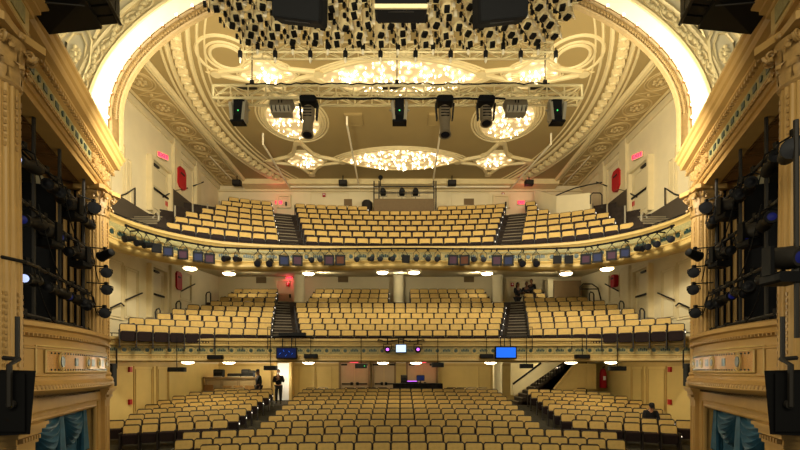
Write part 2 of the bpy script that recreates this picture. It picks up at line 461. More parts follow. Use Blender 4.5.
# lit crystal panels set into the ceiling
def lens_outline(cx, cy, w, h, n=22):
    P = []
    for i in range(n): t = -1+2*i/n; P.append((cx+w*t, cy-h*(1-abs(t)**2.0)**.85))
    for i in range(n): t = 1-2*i/n; P.append((cx+w*t, cy+h*(1-abs(t)**2.0)**.85))
    return P
def oval_outline(cx, cy, a, b, n=36): return [(cx+a*math.cos(2*PI*i/n), cy+b*math.sin(2*PI*i/n)) for i in range(n)]
def light_panel(label, outline, c, ncr, rings, extra=None, clus=1.0):
    z = Zr(HC)
    t = thing('ceiling_light_panel', label, 'ceiling light', (c[0], c[1], z), group='crystal ceiling lights')
    L = [(x-c[0], y-c[1]) for x, y in outline]
    m = MB(); m.prism([(x, y, -.03) for x, y in L], (0, 0, -.05)); m.build('lit_glass', 'crystal', t)
    m = MB()
    for s_, r, dz in rings:
        m.tube([(x*s_, y*s_, dz) for x, y in L], r, 6, closed=True)
    if extra: extra(m)
    m.build('moulded_frame', 'ceil2', t, smooth=True)
    m = MB(); xs = [p[0] for p in L]; ys = [p[1] for p in L]; k = 0; tr = 0
    rnd = random.Random(len(label)*7+int(c[0]*10))
    while k < ncr and tr < 4000:
        tr += 1
        x = rnd.uniform(min(xs), max(xs)); y = rnd.uniform(min(ys), max(ys))
        ins = False; j = len(L)-1
        for i in range(len(L)):
            if (L[i][1]*1.1 > y) != (L[j][1]*1.1 > y) and x < (L[j][0]-L[i][0])*.9*(y-L[i][1])/(L[j][1]-L[i][1]+1e-9)+L[i][0]*.9: ins = not ins
            j = i
        if ins:
            m.lathe([(.001, -.18), (rnd.uniform(.02, .05), -.12), (.001, -.07)], 6, (x*clus, y*clus, rnd.uniform(-.05, .03))); k += 1
    o = m.build('crystal_drops', 'crystal_pt', t); o['kind'] = 'stuff'
    return t
R3 = ((1.03, .07, -.05), (1.1, .05, -.02), (1.17, .035, 0))
cN = cp(400, 76); cF = cp(400, 158.5)
light_panel('long almond shaped crystal light over the front truss, larger of two', lens_outline(0, cN.y, 3.02, .98), (0, cN.y), 160, R3)
light_panel('long almond shaped crystal light above the upper balcony', lens_outline(0, cF.y, 2.98, 1.08), (0, cF.y), 150, R3)
for sx in (-1, 1):
    c = cp(400+sx*107, 119)
    light_panel('oval crystal ceiling light %s of centre, behind the truss' % SIDE[sx], oval_outline(c.x, c.y, 1.1, 1.42), (c.x, c.y), 80,
                ((1.04, .07, -.05), (1.14, .06, -.02), (1.24, .05, 0), (1.36, .04, 0)))
    for far in (0, 1):
        c = cp(400+sx*(94 if far else 132), 160 if far else 73.5)
        f = 1 if far else -1
        w, h = (.93, 1.0) if far else (.98, .78)
        L = [(-w, 0), (-w*.72, -f*-.0-h*.55*f*-1), (-w*.35, f*h*.9), (w*.35, f*h*.9), (w*.72, f*h*.55), (w, 0), (w*.7, -f*h*.55), (w*.3, -f*h*.9), (-w*.3, -f*h*.9), (-w*.7, -f*h*.55)]
        L = [(c.x+x, c.y+y) for x, y in L]
        def star(m, f=f):
            T = [(2.0, .1*f), (0, -2.05*f*(1 if far else .8)), (-2.0, .1*f), (0, 1.7*f*(1 if far else .7))]
            P = []
            for i in range(4):
                a, b_ = Vector(T[i]), Vector(T[(i+1) % 4])
                for k in range(10):
                    u = k/10; q = a.lerp(b_, u); bow = 1-.42*math.sin(PI*u)
                    P.append((q.x*bow, q.y*bow, -.03))
            m.tube(P, .1, 6, closed=True); m.tube([(x*1.1, y*1.1, 0) for x, y, z in P], .045, 6, closed=True)
            for a in T: m.lathe([(.19, -.12), (.16, -.02), (.19, .02)], 12, (a[0]*.93, a[1]*.93, 0))
            if not far:
                for k in range(17):
                    q = PI*k/16; m.box((.62*math.cos(q), -.1+.6*math.sin(q)*.9, -.085), (.3, .035, .03), Rz(math.atan2(math.sin(q)*.9, math.cos(q))))
        light_panel('small %s crystal light in a star frame, %s of the %s almond light' % ('octagonal' if far else 'fan shaped', SIDE[sx], 'rear' if far else 'front'),
                    L, (c.x, c.y), 26 if far else 26, ((1.06, .05, -.05), (1.16, .03, -.02)), star, .62)

# ceiling pipes, hatches
def ceil_pipe(label, pts, r=.045):
    m = MB(); m.tube(pts, r, 6); return tag(m.build('ceiling_pipe', 'pipe', smooth=True), label, 'pipe')
for sx in (-1, 1):
    a = cp(400+sx*(137 if sx < 0 else 151), 133, .5); b_ = cp(400+sx*108, 186.5, .3)
    ceil_pipe('white pipe slanting down the ceiling on the outer %s' % SIDE[sx], [(a.x, a.y, Zr(HC)-.02), a, b_])
    ceil_pipe('white conduit lying on the coffered strip, %s' % SIDE[sx], [cp(400+sx*190, 154, .12), cp(400+sx*163, 183, .12)], .03)
a = cp(347, 115, .4); ceil_pipe('white pipe running back over the inner left of the balcony', [(a.x, a.y, Zr(HC)-.02), a, cp(360, 187, .3)])
a = cp(441, 118, .4); ceil_pipe('white pipe running back over the inner right of the balcony', [(a.x, a.y, Zr(HC)-.02), a, cp(432, 184, .3)])
for x0, x1, w in ((-6.2, -.9, 'left'), (1.9, 6.2, 'right')):
    ceil_pipe('white horizontal pipe under the rear ceiling, %s of the booth' % w, [(x0, 25.5, Zr(HC-.42)), (x1, 25.5, Zr(HC-.42))], .055)
for px, w in ((354, 'left'), (437, 'right')):
    c = cp(px, 119); m = MB(); m.bbox((c.x-.38, c.y-.45, Zr(HC)-.07), (c.x+.38, c.y+.45, Zr(HC)))
    m.tube([(c.x-.33, c.y-.4, Zr(HC)-.07), (c.x+.33, c.y-.4, Zr(HC)-.07), (c.x+.33, c.y+.4, Zr(HC)-.07), (c.x-.33, c.y+.4, Zr(HC)-.07)], .015, 4, closed=True)
    tag(m.build('ceiling_hatch', 'ceil'), 'square access hatch in the flat ceiling, %s of centre' % w, 'hatch')
for px, w in ((237, 'far left'), (343, 'inner left'), (452, 'inner right'), (529, 'far right')):
    d = 25.0; p = at(px, 183, d); m = MB(); m.box(p, (.45, .3, .26)); m.cur = 1; m.box(p+Vector((0, -.16, 0)), (.38, .02, .2)); m.cur = 0
    m.tube([p, p+Vector((0, 0, Zr(HC)-p.z))], .03, 5)
    tag(m.build('ceiling_speaker', ['black', 'dkgrey']), 'small black speaker box under the rear ceiling, %s' % w, 'speaker')

# ------------------------------------------------------------------ balconies
KM = lambda j: max(0, 1-.14*j)
KU = lambda u: 1-.05*u
def tier_mesh(name, front, d0, dr, n, ztop, kf):
    """stepped floor following the seat rows; front(X) is the inner side of the balcony front"""
    m = MB(); P = []
    for i in range(49):
        X = -WX+2*WX*i/48; s_ = sag(X); col = []
        y0 = front(X)+.06
        prof = []
        for r in range(n):
            za = Zr(ztop(r)-.84); ya = max(y0, d0+dr*r-s_*kf(r)-.5); yb = max(y0+.02, d0+dr*(r+1)-s_*kf(r+1)-.5)
            prof += [(ya if r else y0, za), (yb, za)]
        zl = Zr(ztop(n-1)-.84)
        prof += [(DR, zl)]
        P.append([(X, y, z) for y, z in prof])
    m.grid(P); return m.build(name, 'tier', kind='structure')
zt_m = lambda j: 1.62+.325*j+.0048*j*j
zt_u = lambda u: 5.8+.525*u
dr_u = lambda X: .34*min(1, (X/7)**2)
tier_mesh('floor_mezzanine', dfm, 18.2, .85, 9, zt_m, KM)
tier_mesh('floor_balcony', dfu, 19.7, .8, 7, zt_u, KU)
def soffit(name, front, z0, z1, drop=lambda X: 0):
    m = MB(); P = []
    for i in range(49):
        X = -WX+2*WX*i/48; y0 = front(X)
        k = drop(X); P.append([(X, y0, Zr(z0)-k), (X, y0+.5, Zr(z0+.02)-k), (X, y0+1.4, Zr(z0+(z1-z0)*.2)-k*.8), (X, (y0+1.2+DR)/2, Zr(z0+(z1-z0)*.65)), (X, DR, Zr(z1))])
    m.grid(P); return m.build(name, 'soffit', smooth=True, kind='structure')
soffit('ceiling_mezzanine', lambda X: dfu(X)+.1, 4.3, 5.45, dr_u)
soffit('ceiling_stalls', lambda X: dfm(X)+.1, .33, .46)

def sweep_front(m, path, prof, drop=None):
    m.grid([[p+n*a+Vector((0, 0, Zr(z)-(drop(p.x) if drop else 0))) for a, z in prof] for p, n, t in path])
pu = path_of(dfu, 9.28, 84)
pe = [(Vector((-9.3, 12.4, 0)), Vector((1, 0, 0)), Vector((0, 1, 0)))]
pr = [(Vector((9.3, 12.4, 0)), Vector((-1, 0, 0)), Vector((0, -1, 0)))]
pu = pe+pu+pr
m = MB()
dr_c = lambda X: dr_u(X)*.55
sweep_front(m, pu, [(-.3, 5.20), (.06, 5.22), (.13, 5.18), (.12, 5.1), (.04, 5.06), (0, 5.02), (-.02, 4.98)], dr_c); m.cur = 1
m.grid([[p+n*-.02+Vector((0, 0, Zr(4.99)-dr_c(p.x))), p+n*-.02+Vector((0, 0, Zr(4.64)-dr_u(p.x)))] for p, n, t in pu]); m.cur = 0
sweep_front(m, pu, [(-.02, 4.65), (.05, 4.63), (.07, 4.58), (.04, 4.55), (.12, 4.52), (.17, 4.45), (.17, 4.37), (.1, 4.31), (-.05, 4.27), (-.3, 4.3)], dr_u)
bf = m.build('balcony_front', ['fascia', 'fascia_band'], smooth=True, kind='structure')
def band_ornament(path, zc, h, step, parent, off, drop=None):
    m = MB(); m2 = MB(); m3 = MB()
    for i, (p, n, t) in enumerate(along(path, step)):
        R = Matrix((t, n, Vector((0, 0, 1)))).transposed()
        z = Zr(zc)-(drop(p.x) if drop else 0)
        c = p+n*off+Vector((0, 0, z))
        if i % 2 == 0:
            m.lathe([(h*.27, -.02), (h*.25, .02)], 10, c, R @ Rx(-PI/2))
            m2.tube([c+R @ Vector((h*.42*math.cos(q*PI/8), .01, h*.42*math.sin(q*PI/8))) for q in range(16)], h*.06, 5, closed=True)
            m2.tube([c+R @ Vector((h*.62*math.cos(q*PI/8), .01, h*.5*math.sin(q*PI/8))) for q in range(16)], h*.035, 4, closed=True)
        else:
            for k in range(-2, 3):
                m.box(c+R @ Vector((k*step*.17, 0, (k % 2)*.02)), (step*.13, .03, h*(.42 if k % 2 else .3)), R)
            m2.tube([c+R @ Vector((a*step*.5, .01, b_*h*.38)) for a, b_ in ((-1, 0), (-.8, 1), (.8, 1), (1, 0), (.8, -1), (-.8, -1))], h*.035, 4, closed=True)
    m.build('mosaic_inlay', 'mosaic', parent); m2.build('relief_border', 'fascia', parent)
band_ornament(pu, 4.81, .3, .46, bf, .0, dr_u)
dr_m = lambda X: .05*curve_sg(X, 10.4, 2.6)
pm = path_of(dfm, 10.35, 84)
m = MB()
sweep_front(m, pm, [(-.3, 1.20), (.05, 1.22), (.16, 1.18), (.16, 1.12), (.08, 1.09), (.06, 1.0), (.1, .97), (.1, .93), (0, .9)], dr_m); m.cur = 1
sweep_front(m, pm, [(0, .9), (0, .61)], dr_m); m.cur = 0
sweep_front(m, pm, [(0, .61), (.06, .59), (.06, .55), (.02, .53), (.05, .45), (.14, .42), (.16, .37), (.1, .32), (-.1, .31), (-.3, .33)], dr_m)
mf = m.build('mezzanine_front', ['fascia', 'fascia_band'], smooth=True, kind='structure')
band_ornament(pm, .755, .25, .36, mf, .0, dr_m)
m = MB()
for p, n, t in along(pm, .1):
    R = Matrix((t, n, Vector((0, 0, 1)))).transposed(); z = Zr(.49)-dr_m(p.x)
    m.box(p+n*.05+Vector((0, 0, z)), (.05, .05, .06), R)
    m.box(p+n*.1+Vector((0, 0, z+.555)), (.05, .04, .05), R)
m.build('dentil_course', 'fascia', mf)

# rails along both balcony fronts
def rail(label, path, z, off, r=.025, post=None, drop=None):
    m = MB(); m.tube([p+n*off+Vector((0, 0, Zr(z)-(drop(p.x) if drop else 0))) for p, n, t in path], r, 6)
    if post:
        for p, n, t in along(path, post[0]):
            a = p+n*off; zz = (drop(p.x) if drop else 0); m.tube([a+Vector((0, 0, Zr(post[1])-zz)), a+Vector((0, 0, Zr(z)-zz))], r*.8, 5)
    return tag(m.build('guard_rail', 'black'), label, 'rail')
rail('thin black guard rail along the top of the mezzanine front', pm, 1.34, -.1, .018, (1.1, 1.15), dr_m)
rail('thin black guard rail along the top of the balcony front', pu[2:-2], 5.34, -.12, .016, (1.5, 5.15), dr_c)

# under-balcony lamps
def under_lamp(label, loc, r):
    t = thing('ceiling_lamp', label, 'ceiling lamp', loc, group='lamps under the balcony fronts')
    m = MB(); m.lathe([(r*1.12, 0), (r*1.16, -.03), (r*1.0, -.05)], 20); m.build('trim_ring', 'fascia', t, smooth=True)
    m = MB(); m.lathe([(r, -.02), (r*.96, -.06), (r*.7, -.1), (.01, -.12)], 20); m.build('glass_bowl', 'lamp', t, smooth=True)
    return t
for i, px in enumerate((190, 229, 308.5, 382.5, 414, 487, 566, 607)):
    d = 19.0
    for _ in range(20): X = (px-400)*d/F; d = dfu(X)+.8
    under_lamp('glowing round lamp under the upper balcony, %s from the left' % ORD[i+1], (X, d, Zr(4.34)-dr_u(X)), .25)
for i, px in enumerate((188, 229, 308.5, 383, 416, 490.5, 571, 611)):
    d = 18.0
    for _ in range(20): X = (px-400)*d/F; d = dfm(X)+.9
    under_lamp('glowing flat lamp under the mezzanine front, %s from the left' % ORD[i+1], (X*1.0, d, Zr(.355)), .24)
# ------------------------------------------------------------------ proscenium wings: columns, entablature, stage boxes
def wing(sx):
    def f(s, t, z):
        x = -7.95+.339*s+.941*t; y = 12.2-.941*s+.339*t
        return Vector((x if sx < 0 else -x, y, z))
    return f
def spiral(c, r0, turns, n, ax, ay, dirn=1):
    P = []
    for i in range(n+1):
        u = i/n; q = dirn*2*PI*turns*u; r = r0*(1-u*.88)
        P.append(Vector(c)+Vector(ax)*(r*math.cos(q))+Vector(ay)*(r*math.sin(q)))
    return P
def column(sx, s0, t0, zb, zt, r):
    fw = wing(sx); c = fw(s0, t0, 0)
    root = struct('column', (c.x, c.y, 0))
    cap = 2.55*r                       # capital height
    zc = zt-cap
    m = MB()
    m.lathe([(r*1.35, zb), (r*1.35, zb+.12), (r*1.25, zb+.14), (r*1.3, zb+.2), (r*1.2, zb+.27), (r*1.08, zb+.29), (r*1.14, zb+.35), (r*1.04, zb+.4)], 24)
    m.build('column_base', 'gold', root, smooth=True)
    m = MB(); n = 80
    flute = lambda k: 1-.055*(1 if (k % 4) in (1, 2) else 0)
    m.lathe([(r, zb+.4), (r*.99, zb+.4+(zc-zb)*.35), (r*.9, zc)], n, rad=flute)
    m.build('shaft', 'gold', root)
    # ornamental strips of bead relief in the flutes of the lower and upper shaft
    m = MB()
    for k in range(0, 20, 2):
        q = 2*PI*(k*4+1.5+.5)/n; z = zb+.55
        rr = r*.985
        while z < zb+(zc-zb)*.40:
            m.box((rr*math.cos(q), rr*math.sin(q), z), (.02, .022, .05), Rz(q)); z += .09
        z = zc-.85
        while z < zc-.1:
            m.box((r*.9*math.cos(q), r*.9*math.sin(q), z), (.022, .03, .06), Rz(q)); z += .1
    m.build('shaft_relief', 'gold2', root)
    m = MB(); m.lathe([(r*.9, zc), (r*1.0, zc+.03), (r*1.0, zc+.07), (r*.88, zc+.1), (r*.92, zc+cap*.5), (r*1.15, zc+cap*.85)], 24)
    for tier, (h0, h1, rr, cnt) in enumerate(((.05, .42, .98, 8), (.3, .7, 1.04, 8))):
        for k in range(cnt):
            q = 2*PI*(k+.5*tier)/cnt; R = Rz(q)
            P = []
            for u in range(6):
                uu = u/5; zz = zc+cap*(h0+(h1-h0)*math.sin(uu*2.2)/.9*.9); out = r*(rr*.95+.32*max(0, uu-.45)**1.3*2)
                w = r*.34*math.sin(PI*min(1, .25+uu*.75))+.01
                P.append([R @ Vector((out, -w, zz)), R @ Vector((out+r*.07, -w*.45, zz)), R @ Vector((out+r*.03, 0, zz)), R @ Vector((out+r*.07, w*.45, zz)), R @ Vector((out, w, zz))])
            m.grid(P)
            tip = P[-1][2]; m.ball(tip, r*.13, 6)
    for k in range(4):
        q = PI/4+k*PI/2; R = Rz(q)
        for w in (-1, 1):
            cc = R @ Vector((r*1.22, w*r*.2, zc+cap*.76))
            m.tube(spiral(cc, r*.3, 1.9, 26, R @ Vector((.92, w*.38, 0)), (0, 0, 1), -1), [r*.085*(1-.5*i/26) for i in range(27)], 5)
    for k in range(4):
        R = Rz(k*PI/2)
        for w in (-1, 1):
            m.tube(spiral(R @ Vector((r*1.02, w*r*.26, zc+cap*.74)), r*.2, 1.6, 18, R @ Vector((0, w, 0)), (0, 0, 1), 1), r*.055, 5)
        m.ball(R @ Vector((r*1.22, 0, zt-.06)), r*.16, 8)
    m.build('capital', 'gold2', root, smooth=True)
    m = MB(); a = r*1.42
    P = []
    for k in range(4):
        q = PI/4+k*PI/2; v = Vector((math.cos(q), math.sin(q), 0))*a*1.3; w_ = Vector((-v.y, v.x, 0)).normalized()*.06
        P += [v-w_, v+w_]; q2 = q+PI/4; P.append(Vector((math.cos(q2), math.sin(q2), 0))*a*.82)
    R = Rz(0)
    m.prism([p+Vector((0, 0, zt-.09)) for p in P], (0, 0, .11)); m.build('abacus', 'gold', root)
    return root

def pier(sx, s0, t0, zt, w, name='pedestal'):
    fw = wing(sx); m = MB(fw)
    def ring(z0, z1, h): m.box((s0, t0, (z0+z1)/2), (h*2, h*2, z1-z0))
    ring(0, zt-.3, w); ring(zt-.3, zt-.25, w+.03); ring(zt-.25, zt-.17, w+.02); ring(zt-.17, zt-.1, w+.06); ring(zt-.1, zt-.05, w+.1); ring(zt-.05, zt, w+.13)
    ring(0, .35, w+.08); ring(.35, .42, w+.04)
    for ds, dt in ((0, 1), (1, 0), (-1, 0)):
        h = w*.62
        z0, z1 = .6, zt-.48
        if ds == 0: P = [(s0-h, t0+w, z0), (s0+h, t0+w, z0), (s0+h, t0+w, z1), (s0-h, t0+w, z1)]
        else: P = [(s0+ds*w, t0-h, z0), (s0+ds*w, t0+h, z0), (s0+ds*w, t0+h, z1), (s0+ds*w, t0-h, z1)]
        m.tube([fwi for fwi in P], .022, 4, closed=True)
    o = m.build(name, 'gold', kind='structure')
    m = MB(fw)
    for k in range(7):
        m.box((s0-w+.06+k*(2*w-.12)/6, t0+w+.05, zt-.21), (.05, .06, .06))
    m.build('egg_course', 'gold2', o)
    return o

LIGHTS = []      # (fixture spec) collected per wing
for sx in (-1, 1):
    fw = wing(sx); side = SIDE[sx]
    column(sx, .3, -.15, Zr(-.45), Zr(4.74), .285)
    column(sx, 6.3, .14, Zr(-.75), Zr(4.74), .30)
    pier(sx, .3, -.15, Zr(-.47), .235)
    pier(sx, 6.25, .14, Zr(-.78), .33)
    # drum under far column between pier and base
    # entablature swept along the wing with a return at the house end
    prof = [(-1.1, 4.80), (-.42, 4.80), (-.42, 4.74), (-.08, 4.74), (-.08, 4.86), (-.04, 4.87), (-.04, 4.98), (.02, 5.0), (.02, 5.04), (-.03, 5.06), (-.03, 5.36), (.04, 5.39),
            (.05, 5.44), (.13, 5.47), (.13, 5.52), (.23, 5.56), (.25, 5.64), (.25, 5.70), (.29, 5.74), (.31, 5.84), (.35, 5.88), (.35, 5.95), (-.6, 5.97)]
    m = MB(fw)
    ss = [-.02, .6, 5.75, 5.77, 6.85, 6.87, 8.2]
    rows = []
    # mitred return at the far end: the section turns to face the house
    end = [(-a*1.0-.02, a, Zr(z)) for a, z in prof]
    rows.append([(-.08-a, -1.2, Zr(z)) for a, z in prof])
    rows.append([(-.08-a, a, Zr(z)) for a, z in prof])
    for s_ in ss[1:]:
        br = .36 if 5.76 < s_ < 6.86 else 0
        rows.append([(s_, a+br, Zr(z)) for a, z in prof])
    m.grid(rows)
    ent = m.build('entablature', 'gold', kind='structure')
    m = MB(fw)
    s_ = -.3
    while s_ < 7:
        m.box((s_, .075, Zr(5.43)), (.07, .08, .07)); m.box((s_, .26, Zr(5.79)), (.05, .06, .05)); m.box((s_+.03, .0, Zr(5.02)), (.05, .05, .04)); m.box((s_, .03, Zr(4.93)), (.1, .03, .03))
        s_ += .13
    m.build('dentil_course', 'gold2', ent)
    m = MB(fw); m2 = MB(fw)
    m.box((3.1, -.025, Zr(5.21)), (3.6, .02, .24))
    for k in range(12):
        s0 = 1.5+k*.29
        if k % 2: m2.box((s0, -.01, Zr(5.21)), (.16, .02, .12))
        else: m2.lathe([(.06, -.02), (.06, .02)], 8, (s0, -.01, Zr(5.21)), Rx(PI/2))
    m.build('frieze_ground', 'fascia_band', ent); m2.build('mosaic_inlay', 'mosaic', ent)
    m = MB(fw)
    rnd = random.Random(5)
    for k in range(46):
        s0 = -.1+1.35*k/45; z = Zr(5.2+.1*math.sin(k*.9)); m.ball((s0, .0, z+rnd.uniform(-.05, .05)), rnd.uniform(.035, .07), 6)
    m.tube([(-.1+1.35*k/40, .02, Zr(5.2+.09*math.sin(k*.62))) for k in range(41)], .025, 5)
    m.build('garland_relief', 'gold2', ent)
    m = MB(fw)       # mosaic plaque on the block above the near column
    m.box((6.3, .36, Zr(5.21)), (.8, .05, .36)); m.box((5.74, .17, Zr(5.21)), (.04, .3, .36)); m.cur = 1; m.box((6.3, .39, Zr(5.21)), (.44, .03, .24)); m.box((5.72, .17, Zr(5.21)), (.03, .18, .24))
    m.build('plaque', ['fascia', 'fascia_band'], ent)
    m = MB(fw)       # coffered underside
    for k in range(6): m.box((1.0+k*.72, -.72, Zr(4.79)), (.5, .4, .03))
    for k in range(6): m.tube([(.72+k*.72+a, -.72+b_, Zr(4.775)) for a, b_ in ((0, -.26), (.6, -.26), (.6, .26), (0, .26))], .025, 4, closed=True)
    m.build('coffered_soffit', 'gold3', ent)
    # recess behind the columns
    m = MB(fw)
    m.bbox((-.6, -2.1, 0), (8.2, -1.9, Zr(6.0))); m.bbox((-.05, -1.9, Zr(-.5)), (.1, -.1, Zr(4.8)))
    m.build('wall_recess_'+side, 'void', kind='structure')
    m = MB(fw)
    for k in range(7):                              # reeded gold panel on the house end of the recess
        m.tube([(.16, -1.05+k*.15, Zr(-.4)), (.16, -1.05+k*.15, Zr(4.7))], .045, 6)
    m.build('wall_reeded_'+side, 'gold', kind='structure')
    m = MB(fw)
    for k in range(5):                              # reeded pilaster strips at the back of the box
        s0 = .45+k*.3
        m.bbox((s0, -1.9, Zr(.3)), (s0+.14, -1.8, Zr(4.8)))
        z = Zr(.5)
        while z < Zr(4.6): m.box((s0+.07, -1.78, z), (.07, .05, .1)); z += .2
    m.build('pilaster_'+side, 'gold2', kind='structure')
    m = MB(fw); m.bbox((0, -1.9, Zr(-.55)), (7.0, .0, Zr(-.45))); m.build('floor_box_'+side, 'tier', kind='structure')

    # bow-fronted box parapet
    def bow(s_, k=1): return -.04+.5*k*(1-abs((s_-3.0)/2.75)**2.4)
    prof = [(-.3, .80), (.02, .82), (.09, .79), (.1, .72), (.03, .69), (.0, .62), (.05, .6), (.05, .56), (-.02, .54), (-.02, .40), (.01, .385), (.01, .36), (-.02, .35), (-.02, -.06),
            (.01, -.07), (.01, -.1), (-.02, -.12), (-.02, -.19), (.05, -.23), (.13, -.27), (.15, -.34), (.08, -.40), (0, -.43), (-.25, -.44)]
    sv = [.26+5.5*i/28 for i in range(29)]
    m = MB(fw); m.grid([[(s_, bow(s_)+a, Zr(z)) for a, z in prof] for s_ in sv])
    par = m.build('box_parapet', 'gold', smooth=True, kind='structure')
    m = MB(fw); s_ = .35
    while s_ < 5.6:
        m.box((s_, bow(s_)+.06, Zr(.58)), (.05, .04, .045))
        m.ball((s_, bow(s_)+.12, Zr(-.30)), .045, 6, (.8, .8, 1.2)); s_ += .085
    m.build('egg_course', 'gold2', par)
    m = MB(fw)
    def bandstrip(s0, s1, z0, z1, off, n=24):
        m.grid([[(s0+(s1-s0)*i/n, bow(s0+(s1-s0)*i/n)+off, Zr(z)) for z in (z0, z1)] for i in range(n+1)])
    bandstrip(.75, 4.9, -.03, .33, .0); m.build('mosaic_band', 'mosaic2', par)
    m = MB(fw)
    m.tube([(.75+4.15*i/24, bow(.75+4.15*i/24)+.005, Zr(-.04)) for i in range(25)]+[(4.9-4.15*i/24, bow(4.9-4.15*i/24)+.005, Zr(.34)) for i in range(25)], .02, 4, closed=True)
    m.tube([(.5+4.6*i/24, bow(.5+4.6*i/24)-.01, Zr(-.1)) for i in range(25)]+[(5.1-4.6*i/24, bow(5.1-4.6*i/24)-.01, Zr(.41)) for i in range(25)], .018, 4, closed=True)
    for k in range(5):
        s0 = 1.0+k*.9
    def med(s0, r):
        for rr, tt in ((1, .014), (.72, .008), (.45, .01)):
            m.tube([(s0+r*rr*math.cos(q*PI/10), bow(s0)+.01, Zr(.15)+r*rr*math.sin(q*PI/10)) for q in range(20)], tt, 5, closed=True)
    for s0, r in ((4.45, .16), (3.35, .12), (2.6, .1), (1.75, .1), (1.05, .1)): med(s0, r)
    m.build('mosaic_rings', 'fascia', par)
    m = MB(fw)
    for s0, r in ((4.45, .1), (3.35, .07), (2.6, .045), (1.75, .045), (1.05, .045)):
        m.lathe([(r, -.02), (r, .02)], 10, (s0, bow(s0)+.005, Zr(.15)), Rx(PI/2))
    for s0 in (3.9, 3.0, 2.2, 1.4): 
        m.box((s0, bow(s0)+.0, Zr(.15)), (.2, .012, .15), None)
    s_ = .85
    while s_ < 4.85: m.box((s_, bow(s_)+.002, Zr(.295)), (.03, .02, .03)); m.box((s_, bow(s_)+.002, Zr(.005)), (.03, .02, .03)); s_ += .1
    m.build('mosaic_inlay', 'mosaic', par)
    # header and frame of the lower opening
    m = MB(fw)
    m.bbox((.3, -.25, Zr(-.86)), (6.2, .0, Zr(-.42))); m.bbox((.5, -.25, 0), (1.05, .0, Zr(-.86)))
    m.tube([(1.1, .0, 0), (1.1, .0, Zr(-.88)), (6.0, .0, Zr(-.88))], .045, 6); m.tube([(.9, .01, 0), (.9, .01, Zr(-.76)), (6.0, .01, Zr(-.76))], .025, 5)
    m.build('wall_box_front_'+side, 'gold', kind='structure')

    # teal swagged curtain in the lower opening
    cur = thing('swag_curtain', 'teal satin swagged curtain in the %s box opening' % side, 'curtain', (0, 0, 0))
    m = MB(fw); P = []
    for i in range(130):
        s_ = .95+5.0*i/129; q = i*.62
        P.append([(s_, -.35+.07*math.sin(q)+.03*math.sin(q*2.3+z*.6), z) for z in (0.0, .4, .9, 1.4, Zr(-.86))])
    m.grid(P); m.build('curtain_panel', 'curtain', cur, smooth=True)
    for sc, wd, dp in ((2.05, 1.5, .85), (3.55, 1.7, 1.0), (4.9, 1.4, .9)):
        m = MB(fw); P = []
        for i in range(17):
            u = -1+i/8; col = []
            for k in range(49):
                v = k/48
                z = Zr(-.86)-dp*(v**.8)*(1-.75*u*u)-.02
                fold = .045*math.sin(v*44)*(1-.3*abs(u))
                col.append((sc+u*wd*.5*(1-.25*v), -.24+.17*(1-u*u)*math.sin(PI*min(1, .12+v*.9))+fold, z))
            P.append(col)
        m.grid(P); m.build('swag', 'curtain', cur, smooth=True)
    for sc in (1.25, 2.78):
        m = MB(fw); P = []
        for i in range(13):
            q = 2*PI*i/12; col = []
            for k in range(9):
                v = k/8; r = .07+.08*v
                rr = r*(1+.22*math.sin(4*q))
                col.append((sc+rr*math.cos(q), -.2+rr*.7*math.sin(q), Zr(-.88)-1.15*v+.12*math.sin(q)*v))
            P.append(col)
        m.grid(P); m.build('tail', 'curtain', cur, smooth=True)

# ------------------------------------------------------------------ proscenium arch with lit soffit
AS = Zr(6.02); A_, B_ = 7.9, 4.82
YN, YF = 11.4, 12.2
CN, BN, CF, BF = Zr(6.24), 4.58, Zr(6.87), 4.2        # springing height and rise of the near and far edges
def AP(q, o=0.0, far=False, y=None, dy=0.0):
    c, b = (CF, BF) if far else (CN, BN)
    return Vector((-(A_+o)*math.cos(q), (YF if far else YN)+dy, c+(b+o)*math.sin(q)))
def leg(P):
    # upright legs carry the curve down to the top of the entablature
    a, b = P[0].copy(), P[-1].copy(); a.z = b.z = AS-.1
    return [a]+P+[b]
QS = [PI*i/96 for i in range(97)]
m = MB()
P0, P2 = leg([AP(q) for q in QS]), leg([AP(q, far=True) for q in QS])
P1 = [(a+b_)/2+Vector((0, 0, .0)) for a, b_ in zip(P0, P2)]
m.grid([[a, b_, c] for a, b_, c in zip(P0, P1, P2)])
arc = m.build('proscenium_arch', 'white', smooth=True, kind='structure')
m = MB()
Q = [(0, 0), (.0, -.04), (.06, -.06), (.1, 0), (.44, 0), (.48, -.05), (.58, -.03), (.6, .03)]
m.grid([list(r) for r in zip(*[leg([AP(q, o, False, dy=dy) for q in QS]) for o, dy in Q])])
m.build('outer_moulding', 'ceil2', arc, smooth=True)
m = MB()
for i in range(120):                                   # vine relief on the outer band
    q = PI*(i+.5)/120; o = .27+.07*math.sin(i*1.05)
    p = AP(q, o, dy=-.03)
    m.ball(p, .075, 6, (1, .5, 1)); m.ball(p+Vector((.06*math.cos(i), 0, .09*math.sin(i))), .05, 5, (1, .5, 1))
for w in (0, PI):
    m.tube([AP(PI*i/360, .27+.1*math.sin(i*.35+w), dy=-.02) for i in range(361)], .026, 5)
m.build('vine_relief', 'ceil2', arc, smooth=True)
m = MB()                                              # inner rim on the house side
Q = [(.0, -.02), (-.06, -.05), (-.1, 0), (-.26, 0), (-.3, -.03), (-.33, 0), (-.33, .12)]
m.grid([list(r) for r in zip(*[leg([AP(q, o, True, dy=dy) for q in QS]) for o, dy in Q])])
m.build('inner_rim', 'rim', arc, smooth=True)
m = MB()
